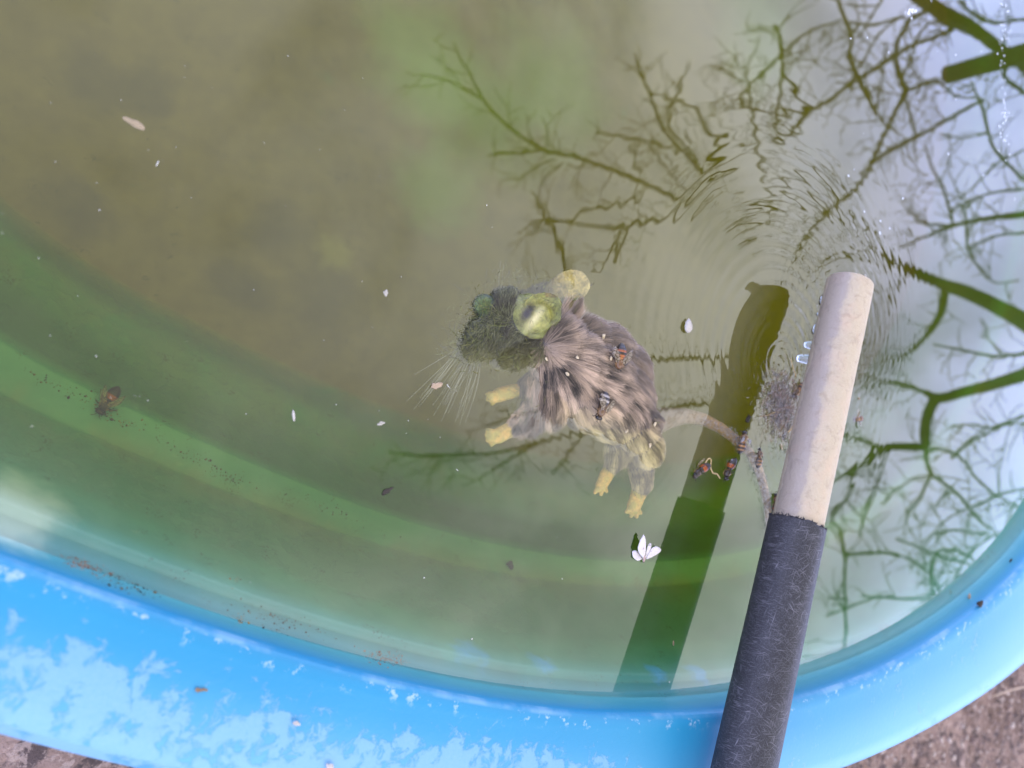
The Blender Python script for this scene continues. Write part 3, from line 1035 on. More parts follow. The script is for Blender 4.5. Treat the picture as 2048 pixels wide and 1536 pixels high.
# ------------------------------------------------------------------ drowned mouse floating on its side
MPX = 0.000275                      # metres for one photo pixel at the mouse
mouse = tag(empty('mouse', tuple(W(1190, 770, 0.0))), 'drowned grey mouse with wet tufted fur floating on its side in the green water', 'mouse')
MO = Vector(mouse.location)

FUR, SKIN, EAR, EYE, TAIL, HEADF = range(6)
PRIM = []      # (centre, radii, rot matrix, group)


def blob(px, py, z, a, b, c, dx=1, dy=0, g=FUR, tilt=0.0):
    """ellipsoid: a along the direction (dx, dy) in the photo, b across it, c upwards, in pixels"""
    p = Vector(W(px, py, z))
    rz = heading(px, py, dx, dy, z)
    M = Matrix.Rotation(rz, 3, 'Z') @ Matrix.Rotation(tilt, 3, 'Y')
    PRIM.append((p, Vector((a * MPX, b * MPX, c * MPX)), M, g))


def chain(pts, g, flat=1.0, step=0.45):
    for (x0, y0, z0, r0), (x1, y1, z1, r1) in zip(pts[:-1], pts[1:]):
        L = math.hypot(x1 - x0, y1 - y0)
        n = max(1, int(L / (step * min(r0, r1))))
        for i in range(n + (pts[-1] == (x1, y1, z1, r1))):
            s = i / n
            r = lerp(r0, r1, s)
            blob(lerp(x0, x1, s), lerp(y0, y1, s), lerp(z0, z1, s), r, r, r * flat, x1 - x0, y1 - y0, g)


# trunk of the body
blob(1110, 690, -0.0025, 66, 62, 52, .6, .8)
blob(1140, 735, -0.0045, 95, 82, 66, .75, .65)
blob(1190, 770, -0.0065, 120, 97, 76, .75, .65)
blob(1225, 795, -0.0065, 105, 92, 74, .7, .7)
blob(1262, 845, -0.0065, 76, 62, 58, .5, .85)
blob(1285, 890, -0.0065, 58, 44, 46, .35, .95)
blob(1095, 790, -0.0075, 60, 48, 44, .1, 1)
blob(1178, 688, -0.0065, 72, 56, 48, .8, .5)
blob(1243, 742, -0.0070, 76, 66, 56, .6, .8)
blob(1212, 708, -0.0065, 80, 64, 54, .75, .65)
# tuft behind the ear
chain([(1130, 655, 0.0008, 20), (1148, 630, 0.0028, 13), (1157, 606, 0.0038, 5)], FUR, 0.7)
# head, nose pointing to the lower left
blob(1055, 640, -0.0030, 50, 52, 44, -.8, .3, HEADF)
blob(1010, 640, -0.0025, 60, 54, 46, -.9, .5, HEADF)
blob(975, 670, -0.0013, 44, 38, 34, -.7, .6, HEADF)
blob(948, 690, -0.0023, 28, 24, 22, -.7, .6, HEADF)
blob(932, 702, -0.0085, 13, 12, 11, -.7, .6, SKIN)
blob(1030, 700, -0.0033, 48, 34, 30, -.8, .6, HEADF)          # cheek and jaw
blob(1062, 690, -0.0040, 40, 40, 36, .5, .8, HEADF)
# eye
blob(968, 612, -.0012, 24, 23, 15, g=EYE)
# ears are set in further down as cupped shells
# fore legs
chain([(1085, 800, -0.0092, 40), (1062, 832, -0.0072, 30), (1035, 850, -0.0057, 20)], FUR, .8)
chain([(1035, 850, -.0075, 13), (1015, 862, -.0065, 16), (997, 871, -.0065, 16)], SKIN, .7)
for dx, dy in ((-24, 0), (-22, 11), (-14, 19), (-22, -10)):
    chain([(997, 870, -.0065, 9), (997 + dx * .6, 870 + dy * .6, -.0058, 6.5), (997 + dx, 870 + dy, -.0075, 5)], SKIN)
chain([(1075, 765, -0.0112, 30), (1050, 775, -0.0102, 18)], FUR, .8)
chain([(1048, 778, -.011, 12), (1022, 783, -.010, 15), (997, 790, -.0105, 15)], SKIN, .7)
for dx, dy in ((-23, -2), (-22, 9), (-13, 17)):
    chain([(997, 790, -.0105, 8), (997 + dx * .6, 790 + dy * .6, -.0098, 6.5), (997 + dx, 790 + dy, -.012, 5)], SKIN)
# hind legs
chain([(1245, 880, -0.0112, 42), (1232, 915, -0.0102, 28), (1225, 930, -0.0102, 20)], FUR, .8)
chain([(1224, 930, -.012, 17), (1212, 952, -.011, 17), (1203, 970, -.0115, 15)], SKIN, .75)
for dx, dy in ((-13, 19), (-1, 23), (10, 17)):
    chain([(1203, 966, -.0115, 8), (1203 + dx, 966 + dy, -.0125, 5)], SKIN)
chain([(1280, 895, -0.0112, 46), (1282, 935, -0.0102, 34), (1284, 965, -0.0092, 28)], FUR, .8)
chain([(1282, 975, -.011, 22), (1274, 996, -.010, 19), (1268, 1012, -.0105, 18)], SKIN, .75)
for dx, dy in ((-15, 12), (-6, 20), (5, 21), (13, 14)):
    chain([(1268, 1012, -.0105, 9), (1268 + dx, 1012 + dy, -.0115, 5.5)], SKIN)
# tail curving off under the pole
chain([(1300, 845, -.011, 34), (1335, 836, -.009, 25), (1370, 832, -.0075, 18), (1405, 838, -.0065, 15), (1440, 855, -.0055, 13), (1475, 882, -.0045, 12), (1500, 905, -.004, 11), (1518, 940, -.0035, 11), (1528, 975, -.0035, 10), (1535, 1010, -.004, 9), (1538, 1050, -.005, 8), (1540, 1085, -.007, 6)], TAIL, 1.0, .35)


def sphere_pts(nu=14, nv=9):
    m = MB()
    m.ell((0, 0, 0), (1, 1, 1), nu, nv)
    return np.array(m.v), m.f


SV, SF = sphere_pts()
V, F = [], []
for p, r, M, g in PRIM:
    o = len(V)
    A = np.array(M) @ np.diag(r)
    V += (SV @ A.T + np.array(p)).tolist()
    F += [tuple(i + o for i in f) for f in SF]


def ear(cx, cy, z, outline, cup, tiltx, tilty):
    """a thin cupped shell with its own outline, hollow side up"""
    global V, F
    o = len(V)
    P = np.array(outline, float) - (cx, cy)
    pa = np.arctan2(P[:, 1], P[:, 0])
    k_ = np.argsort(pa)
    pa, pr = pa[k_], np.hypot(P[:, 0], P[:, 1])[k_]
    n, k = 40, 9
    top, bot = [], []
    for j in range(k):
        s = (j + .15) / (k - 1 + .15)
        for i in range(n):
            a = 2 * PI * i / n - PI
            r = np.interp(a, pa, pr, period=2 * PI) * s
            lx, ly = r * math.cos(a), r * math.sin(a)
            h = cup * s ** 2.2 + tiltx * lx * MPX + tilty * ly * MPX + .0003 * math.sin(5 * a) * s
            e = Vector(W(cx + lx, cy + ly, z))
            top.append(Vector((e.x, e.y, z + h)))
            bot.append(Vector((e.x, e.y, z + h - .0015)))
    V += [tuple(p) for p in top + bot]
    m = n * k
    for L, fl in ((0, False), (m, True)):
        for j in range(k - 1):
            for i in range(n):
                f = (o + L + j * n + i, o + L + j * n + (i + 1) % n, o + L + (j + 1) * n + (i + 1) % n, o + L + (j + 1) * n + i)
                F.append(f[::-1] if not fl else f)
        f = tuple(o + L + i for i in range(n))
        F.append(f if not fl else f[::-1])
    e = (k - 1) * n
    for i in range(n):
        F.append((o + e + i, o + e + (i + 1) % n, o + m + e + (i + 1) % n, o + m + e + i))


EARS = [(1074, 625, .0030, 42, 46), (1132, 570, -.0030, 42, 38)]
ear(1079, 623, .0036, [(1035, 613), (1040, 602), (1052, 592), (1070, 587), (1090, 589), (1105, 599), (1113, 613), (1114, 628), (1108, 643), (1093, 652), (1080, 662), (1064, 668), (1052, 664), (1046, 653), (1050, 643), (1060, 634), (1062, 625), (1052, 620), (1040, 622)], .0060, .05, -.08)
ear(1136, 572, -.0050, [(1098, 574), (1104, 560), (1116, 548), (1132, 540), (1150, 541), (1163, 551), (1172, 570), (1168, 585), (1158, 598), (1142, 603), (1122, 602), (1106, 592)], .0020, .26, -.05)
# ear stalks
PR2 = list(PRIM)
n0 = len(PRIM)
chain([(1040, 650, -.004, 30), (1060, 638, -.001, 20)], HEADF, .8)
chain([(1080, 610, -.010, 34), (1110, 590, -.0075, 26)], HEADF, .7)
for p, r, M, g in PRIM[n0:]:
    o = len(V)
    A = np.array(M) @ np.diag(r)
    V += (SV @ A.T + np.array(p)).tolist()
    F += [tuple(i + o for i in f) for f in SF]
tmp = bpy.data.objects.new('shape_source', np_mesh('shape_source', np.array(V), F))
COL.objects.link(tmp)
md = tmp.modifiers.new('r', 'REMESH')
md.mode = 'VOXEL'
md.voxel_size = 0.00062
md.use_smooth_shade = True
md = tmp.modifiers.new('s', 'SMOOTH')
md.factor = 0.5
md.iterations = 11
dg = bpy.context.evaluated_depsgraph_get()
me = bpy.data.meshes.new_from_object(tmp.evaluated_get(dg))
bpy.data.objects.remove(tmp)
me.name = 'body'
nv = len(me.vertices)
co = np.empty(nv * 3)
me.vertices.foreach_get('co', co)
co = co.reshape(-1, 3)
best, grp = np.full(nv, 1e9), np.zeros(nv, int)
for p, r, M, g in PRIM:
    q = (co - np.array(p)) @ np.array(M) / np.array(r)
    d = np.abs(np.linalg.norm(q, axis=1) - 1) * min(r) - (0.0 if g != EYE else .0006)
    k = d < best
    best[k], grp[k] = d[k], g
pxy, _ = proj(co)
for (cx, cy, z, rx, ry), zlo in zip(EARS, (-.0025, -.0085)):
    k = (((pxy[:, 0] - cx) / (rx + 7)) ** 2 + ((pxy[:, 1] - cy) / (ry + 7)) ** 2 < 1) & (co[:, 2] > zlo)
    grp[k] = EAR
BASE = np.array([(.050, .044, .044), (.42, .28, .085), (.24, .25, .055), (.095, .15, .035), (.26, .18, .11), (.028, .030, .026)])
nz = np.array([noise.noise(Vector(c * 260)) for c in co])
nz2 = np.array([noise.noise(Vector(c * 900)) for c in co])
colr = BASE[grp] * (1 + .25 * nz + .25 * nz2)[:, None]
# the far ear is paler and more straw coloured, the near one moss green with a dark fold and painted shading
k = (grp == EAR) & (pxy[:, 1] < 595) & (pxy[:, 0] > 1090)
colr[k] = np.array((.36, .29, .09)) * (1 + .55 * nz[k] + .6 * nz2[k])[:, None] * np.clip((pxy[k, 0] - 1085) / 50, .35, 1)[:, None]
near = (grp == EAR) & ~k
ex, ey = pxy[:, 0] - 1056, pxy[:, 1] - 627
ea, eb = ex * .58 - ey * .81, ex * .81 + ey * .58           # along and across the folded opening of the ear
edge = np.sqrt(((pxy[:, 0] - 1074) / 43) ** 2 + ((pxy[:, 1] - 626) / 42) ** 2)
f = np.clip((edge - .55) / .45, 0, 1)[:, None]
mott = (1 + .45 * nz + .5 * nz2)[:, None]
earc = (np.array((.25, .245, .065)) * (1 - f) + np.array((.155, .165, .045)) * f) * mott
hl = np.exp(-((ea / 26) ** 2 + ((eb - 17) / 8) ** 2))[:, None]  # crescent highlight beside the opening, painted into the ear colour
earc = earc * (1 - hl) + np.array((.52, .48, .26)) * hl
hole_shade = np.exp(-((ea / 25) ** 2 + ((eb + 2) / 12) ** 2) ** 1.5)[:, None]  # shade inside the ear opening, painted dark
earc = earc * (1 - hole_shade) + np.array((.035, .03, .03)) * hole_shade
colr[near] = earc[near]
k = grp == SKIN
ora = np.clip(.5 + 1.3 * nz, 0, 1)[:, None]
colr[k] = ((np.array((.50, .32, .06)) * ora + np.array((.36, .30, .06)) * (1 - ora)) * (1 + .3 * nz2[:, None]))[k]
k = grp == TAIL
colr[k] = ((np.array((.19, .14, .075)) + np.array((.15, .06, -.03)) * np.clip((pxy[:, 0] - 1370) / 70, 0, 1)[:, None]) * (1 + .4 * nz2[:, None]))[k]
er = np.clip((np.hypot(pxy[:, 0] - 968, pxy[:, 1] - 612) - 15) / 9, 0, 1)[:, None]
k = grp == EYE
colr[k] = (np.array((.11, .16, .05)) * (1 - er) + np.array((.03, .04, .025)) * er)[k] * (1 + .25 * nz2[k])[:, None]
# the same smoothing that colour has in life
a = me.color_attributes.new('Col', 'FLOAT_COLOR', 'POINT')
cc = np.ones((nv, 4), np.float32)
cc[:, :3] = np.clip(colr, .005, 1)
a.data.foreach_set('color', cc.ravel())
me.calc_loop_triangles()
bvh_mouse = BVHTree.FromPolygons([Vector(c) for c in co], [tuple(p.vertices) for p in me.polygons])
m_body, t, out = mat('mouse_skin')
c = t.node('ShaderNodeAttribute', attribute_name='Col').outputs['Color']
pos = t.node('ShaderNodeNewGeometry').outputs['Position']
n1 = t.noise(pos, 1500, 4, .7)
c = t.mix(1.0, c, t.mix(n1, (.62,) * 3, (1.38,) * 3), 'MULTIPLY')
vor = t.node('ShaderNodeTexVoronoi')
t.put(vor.inputs['Vector'], pos)
vor.inputs['Scale'].default_value = 650
spk = t.math('LESS_THAN', vor.outputs['Distance'], t.ramp(t.noise(pos, 200, 2, .5), .5, .75, .04, .24))
c = t.mix(t.math('MULTIPLY', spk, .7), c, (.05, .045, .02))
principled(t, out, c, .42, .45, t.bump(n1, .0005, .6), Subsurface_Weight=.12, Subsurface_Scale=.002)
body = link('body', me, mouse, m_body)
me.transform(Matrix.Translation(-MO))

# ---- fur: wet strands combed in tufts
FLOW = np.array([(1152, 630, .45, -.85), (1165, 655, .8, -.5), (1200, 665, .9, -.1), (1250, 700, .9, .4), (1180, 715, .92, .25), (1230, 755, .9, .45), (1140, 735, .8, .6), (1120, 700, .9, .15),
                 (1200, 800, .8, .6), (1285, 790, .7, .7), (1280, 835, .4, .9), (1092, 740, -.05, 1), (1070, 790, -.2, 1), (1110, 830, -.05, 1), (1145, 810, .35, .95), (1165, 840, .5, .85),
                 (1215, 870, .55, .85), (1262, 920, .35, .95), (1066, 690, -.75, .55), (1000, 690, -.5, .85), (1030, 600, .15, -1), (1000, 600, -.3, -.9), (955, 655, -.85, .4), (1090, 600, .3, -.8), (1030, 670, -.6, .7),
                 (1284, 980, -.05, 1), (1050, 845, -.7, .6), (1230, 920, -.2, 1), (1100, 770, 0, 1), (1120, 765, .35, .9), (1095, 670, .2, -.6), (1340, 838, 1, -.1)])
tri = np.array([tuple(tt.vertices) for tt in me.loop_triangles])
va_, vb_, vc_ = co[tri[:, 0]], co[tri[:, 1]], co[tri[:, 2]]
nrm_ = np.cross(vb_ - va_, vc_ - va_)
area = np.linalg.norm(nrm_, axis=1) * .5
nrm_ /= np.maximum(area * 2, 1e-12)[:, None]
gt = grp[tri[:, 0]]
okf = ((gt == FUR) | (gt == HEADF)) & (nrm_[:, 2] > -.35)
cpx, _ = proj((va_ + vb_ + vc_) / 3)
okf &= np.hypot(cpx[:, 0] - 968, cpx[:, 1] - 612) > 24
prob = area * okf * np.where(gt == HEADF, 1.7, 1.0)
NS = 95000
ti = RNG.choice(len(tri), NS, p=prob / prob.sum())
u, v = RNG.random(NS), RNG.random(NS)
fl = u + v > 1
u[fl], v[fl] = 1 - u[fl], 1 - v[fl]
root = va_[ti] + (vb_[ti] - va_[ti]) * u[:, None] + (vc_[ti] - va_[ti]) * v[:, None]
nn = nrm_[ti]
rp, _ = proj(root)


def flow_dir(pp):
    d2 = (pp[:, None, 0] - FLOW[None, :, 0]) ** 2 + (pp[:, None, 1] - FLOW[None, :, 1]) ** 2
    wgt = 1 / (d2 + 260) ** 1.6
    f = (wgt[:, :, None] * FLOW[None, :, 2:]).sum(1) / wgt.sum(1)[:, None]
    f /= np.maximum(np.linalg.norm(f, axis=1), 1e-9)[:, None]
    return f


fd = np.vstack([flow_dir(rp[i:i + 8000]) for i in range(0, NS, 8000)])
head = (gt[ti] == HEADF)
swirl = np.array([noise.noise(Vector((x * .016, y * .016, 2.0))) for x, y in rp]) * np.where(head, 1.2, .35)
ca, sa = np.cos(swirl), np.sin(swirl)
fd = np.c_[fd[:, 0] * ca - fd[:, 1] * sa, fd[:, 0] * sa + fd[:, 1] * ca]
# photo direction -> direction on the level water -> along the skin
eps = 4.0
d0 = Wa(rp, 0.0)
d1 = Wa(rp + fd * eps, 0.0)
dw = d1 - d0
dw /= np.maximum(np.linalg.norm(dw, axis=1), 1e-12)[:, None]
dw = dw - nn * (dw * nn).sum(1)[:, None]
dw /= np.maximum(np.linalg.norm(dw, axis=1), 1e-9)[:, None]
# tufts
NT_ = 1500
seeds = RNG.choice(NS, NT_, replace=False)
kd = KDTree(NT_)
for i, s in enumerate(seeds):
    kd.insert(Vector(root[s]), i)
kd.balance()
cl_ = np.array([kd.find(Vector(p))[1] for p in root])
sd = seeds[cl_]
tuftlight = np.array([noise.noise(Vector((root[s][0] * 190, root[s][1] * 190, root[s][2] * 190))) for s in seeds]) * 1.1 + RNG.normal(0, .30, NT_)
along = np.array([noise.noise(Vector((x * .035 + 20, y * .035, 7.0))) for x, y in rp])
gw, gh = 250, 270                        # streaks drawn out along the lie of the hair
gxx, gyy = np.meshgrid(900 + np.arange(gw) * 2.0, 560 + np.arange(gh) * 2.0)
gp = np.c_[gxx.ravel(), gyy.ravel()]
wn = RNG.normal(0, 1, (int(gh * 2 / 5) + 2, int(gw * 2 / 5) + 2))


def sample(arr, x, y):
    x = np.clip(x, 0, arr.shape[1] - 1.001)
    y = np.clip(y, 0, arr.shape[0] - 1.001)
    xi, yi = x.astype(int), y.astype(int)
    fx, fy = x - xi, y - yi
    return (arr[yi, xi] * (1 - fx) + arr[yi, xi + 1] * fx) * (1 - fy) + (arr[yi + 1, xi] * (1 - fx) + arr[yi + 1, xi + 1] * fx) * fy


gf = np.vstack([flow_dir(gp[i:i + 8000]) for i in range(0, len(gp), 8000)])
gfx, gfy = gf[:, 0].reshape(gh, gw), gf[:, 1].reshape(gh, gw)
acc = np.zeros(len(gp))
for sg in (1, -1):
    q = gp.copy()
    for k in range(9):
        acc += sample(wn, (q[:, 0] - 900) / 5, (q[:, 1] - 560) / 5)
        q[:, 0] += sg * 5 * sample(gfx, (q[:, 0] - 900) / 2, (q[:, 1] - 560) / 2)
        q[:, 1] += sg * 5 * sample(gfy, (q[:, 0] - 900) / 2, (q[:, 1] - 560) / 2)
acc = (acc - acc.mean()) / acc.std()
streak = sample(acc.reshape(gh, gw), (rp[:, 0] - 900) / 2, (rp[:, 1] - 560) / 2) * .8 + .6 * np.sin(acc.reshape(-1)[0] + 9 * sample(acc.reshape(gh, gw), (rp[:, 0] - 898) / 2, (rp[:, 1] - 562) / 2)) * .6
length = np.where(head, .0044, .0092) * (0.7 + .6 * RNG.random(NS))
leg = (rp[:, 1] > 925) | ((rp[:, 0] < 1062) & (rp[:, 1] > 735))
length[leg] *= .5
bel = (rp[:, 1] > 840) & (rp[:, 0] > 1110)
length[bel] *= .55
wetback = (rp[:, 0] - 1245) * .75 + (740 - rp[:, 1]) * .66 > 0       # sleeked down where the water laps the back
length[wetback] *= .75
lift = np.where(head, .35, np.where(wetback, .04, .10)) * (.5 + RNG.random(NS))
jit = RNG.normal(0, .11, (NS, 3))
dd = dw + nn * lift[:, None] + jit * np.where(head, 3.0, 1.0)[:, None]
dd /= np.linalg.norm(dd, axis=1)[:, None]
# each tuft's strands lean together at their tips
seg = 4
tipseed = root[sd] + (dw[sd] + nn[sd] * .12) * (length[sd] * 1.15)[:, None]
pts = np.zeros((NS, seg + 1, 3))
for k in range(seg + 1):
    s = k / seg
    p = root + dd * (length * s)[:, None]
    p = p + nn * (-.18 * length * s * s)[:, None]
    pull = (np.where(head | wetback | bel, .12, .28) * s ** 1.6)[:, None]
    tgt = root[sd] + (tipseed - root[sd]) * s
    off = np.linalg.norm(tgt - p, axis=1)
    pull = pull * (off < .007)[:, None]
    pts[:, k] = p * (1 - pull) + tgt * pull
wd = (.00008 + .00005 * RNG.random(NS))
V = np.zeros((NS, seg + 1, 2, 3))
for k in range(seg + 1):
    tang = pts[:, min(k + 1, seg)] - pts[:, max(k - 1, 0)]
    view = CAM - pts[:, k]
    s_ = np.cross(tang, nn + np.array((0, 0, .6)))
    s_ /= np.maximum(np.linalg.norm(s_, axis=1), 1e-12)[:, None]
    hw = (wd * (1 - .8 * (k / seg) ** 1.5))[:, None]
    V[:, k, 0], V[:, k, 1] = pts[:, k] - s_ * hw, pts[:, k] + s_ * hw
V = V.reshape(-1, 3) - np.array(MO)
b = (np.arange(NS) * (seg + 1) * 2)[:, None]
Fq = np.concatenate([np.concatenate([b + 2 * k, b + 2 * k + 1, b + 2 * k + 3, b + 2 * k + 2], 1) for k in range(seg)], 0)
lt = np.clip((.43 + .26 * streak + .14 * tuftlight[cl_] + .55 * along + RNG.normal(0, .08, NS)), 0, 1) ** 1.25
dark, light = np.array((.038, .033, .030)), np.array((.68, .505, .365))
belly = np.clip((rp[:, 1] - 800 + (1200 - rp[:, 0]) * .25) / 60, 0, 1) * np.clip((rp[:, 0] - 1090) / 40, 0, 1)
light_b = np.array((.58, .49, .24))
back = np.clip(((rp[:, 0] - 1215) * .75 + (740 - rp[:, 1]) * .66) / 45, 0, 1)
lightc = light * (1 - belly[:, None]) + light_b * belly[:, None]
lt = lt * (1 - .72 * back) + .17 * back
neck = np.exp(-(((rp[:, 0] - 1088) / 58) ** 2 + ((rp[:, 1] - 662) / 52) ** 2))
lt = np.clip(lt * (1 - .65 * neck) + belly * .15, 0, 1)
fc = dark + (lightc - dark) * lt[:, None]
hmix = np.clip(.5 + 1.2 * along + (1040 - rp[:, 0]) / 110, 0, 1)[:, None]
hd = (np.array((.050, .044, .042)) * (1 - hmix) + np.array((.055, .055, .034)) * hmix) + np.array((1, 1, 1)) * np.array((.17, .17, .085)) * (.3 + .7 * hmix) * (np.clip(.15 + .08 * streak + .85 * RNG.random(NS), 0, 1) ** 3)[:, None]
jaw = np.clip((rp[:, 1] - 675) / 40, 0, 1)[:, None]
hd = hd * (1 - .7 * jaw) + np.array((.19, .18, .07)) * (.5 + RNG.random(NS))[:, None] * .7 * jaw
fc[head] = hd[head]
C = np.repeat(fc, (seg + 1) * 2, 0).reshape(NS, seg + 1, 2, 3)
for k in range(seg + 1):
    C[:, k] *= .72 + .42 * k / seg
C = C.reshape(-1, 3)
m_fur, t, out = mat('wet_fur')
c = t.node('ShaderNodeAttribute', attribute_name='Col').outputs['Color']
principled(t, out, c, .46, .28)
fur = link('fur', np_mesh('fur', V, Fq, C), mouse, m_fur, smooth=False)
fur['kind'] = 'stuff'

# whiskers
m_wh = simple('whisker', (.36, .36, .26), .4, .5)
rr = random.Random(9)
for k in range(34):
    s = k / 33
    x0, y0 = 962 - 30 * s + rr.uniform(-5, 5), 672 + 18 * rr.random()
    up_ = k % 9 == 8
    x1, y1 = lerp(945, 830, s) + rr.uniform(-20, 20), rr.uniform(760, 858) - 20 * s
    if up_:
        x1, y1 = 1020 - 40 * rr.random(), 540 - 30 * rr.random()
        x0, y0 = 985, 640
    z0 = -.008
    z1 = rr.uniform(-.006, -.001)
    P = [W(lerp(x0, x1, q) + 12 * math.sin(PI * q) * (1 - s) * .8, lerp(y0, y1, q), lerp(z0, z1, q ** .5)) - np.array(MO) for q in np.linspace(0, 1, 8)]
    mb = MB()
    mb.tube(P, [(.00013) * (1 - .65 * q) for q in np.linspace(0, 1, 8)], 4)
    mb.build('whisker', m_wh, mouse)

# grey mould and lifted hair along the drowned tail
m_mould = attr_mat('grey_mould', .85, .2)
rr = random.Random(31)
mb = MB()
TP = catmull(np.array([(1395, 838, 0), (1440, 855, 0), (1478, 882, 0), (1500, 905, 0), (1516, 940, 0), (1528, 975, 0), (1535, 1010, 0), (1539, 1060, 0)]), 8)
for _ in range(2600):
    i = min(len(TP) - 1, int(len(TP) * rr.random() ** .75))
    x, y = TP[i][0] + rr.gauss(0, 6), TP[i][1] + rr.gauss(0, 6)
    a = rr.uniform(0, 2 * PI)
    z = rr.uniform(-.002, .0022)
    p = Vector(W(x, y, z)) - MO
    l = rr.uniform(.0012, .0034)
    q = p + Vector((math.cos(a), math.sin(a), rr.uniform(-.3, .3))) * l * .5
    a += rr.uniform(-1, 1)
    e = q + Vector((math.cos(a), math.sin(a), rr.uniform(-.3, .3))) * l * .5
    s = (e - p).cross(Vector((0, 0, 1)))
    if s.length < 1e-9:
        continue
    s = s.normalized() * .00007
    g_ = rr.uniform(.08, .40)
    mb.add([p - s, p + s, q + s, q - s, e], [(0, 1, 2, 3), (3, 2, 4)], (g_, g_ * .97, g_ * .98))
o = mb.build('tail_fuzz', m_mould, mouse, smooth=False)
o['kind'] = 'stuff'

# threads of algae slime clinging round the head, jaw and paws
rr = random.Random(58)
m_alg = attr_mat('algae_slime', .7, .3)
mb = MB()
for (cx, cy, sx, sy, n) in ((965, 660, 40, 34, 620), (1000, 712, 44, 20, 600), (930, 695, 30, 26, 350), (1030, 560, 40, 18, 200), (970, 612, 26, 20, 220), (1045, 815, 22, 30, 160), (1110, 600, 40, 30, 200), (1240, 935, 24, 26, 90), (1325, 815, 18, 24, 140)):
    for _ in range(n):
        x, y = cx + rr.gauss(0, .8) * sx, cy + rr.gauss(0, .8) * sy
        q, nn_ = hit(bvh_mouse, x, y)
        z = (q.z + rr.uniform(.0002, .0014)) if q is not None else rr.uniform(-.006, .0004)
        p = Vector(W(x, y, z)) - MO
        a, l = rr.uniform(0, 2 * PI), .0015 * math.exp(rr.gauss(.35, .55))
        P = [p]
        for k in range(3):
            a += rr.gauss(0, .35)
            P.append(P[-1] + Vector((math.cos(a), math.sin(a), rr.uniform(-.25, .25))) * l / 2)
        s = Vector((-math.sin(a), math.cos(a), 0)) * rr.uniform(.00005, .00012)
        c_ = rr.choice([(.14, .16, .045), (.09, .105, .035), (.20, .20, .07), (.06, .065, .05), (.05, .05, .045)])
        mb.add([P[0] - s * .4, P[0] + s * .4, P[1] - s, P[1] + s, P[2] - s * .8, P[2] + s * .8, P[3]], [(0, 1, 3, 2), (2, 3, 5, 4), (4, 5, 6)], c_)
o = mb.build('algae_threads', m_alg, mouse, smooth=False)
o['kind'] = 'stuff'

# ------------------------------------------------------------------ bees
m_chit = attr_mat('chitin', .38, .5, noise_scale=1800, var=.25)
m_fuzz = attr_mat('bee_fuzz', .8, .2)
m_wing, t, out = mat('insect_wing')
pos = t.node('ShaderNodeTexCoord').outputs['Object']
vr = t.node('ShaderNodeTexVoronoi', feature='DISTANCE_TO_EDGE')
t.put(vr.inputs['Vector'], pos)
vr.inputs['Scale'].default_value = 620
vein = t.ramp(vr.outputs['Distance'], .10, .03)
p = t.node('ShaderNodeBsdfPrincipled')
t.put(p.inputs['Base Color'], t.mix(vein, (.34, .28, .20), (.06, .04, .02)))
p.inputs['Roughness'].default_value = .25
t.put(p.inputs['Alpha'], t.ramp(vein, 0, 1, .42, .9))
t.l.new(p.outputs[0], out.inputs[0])


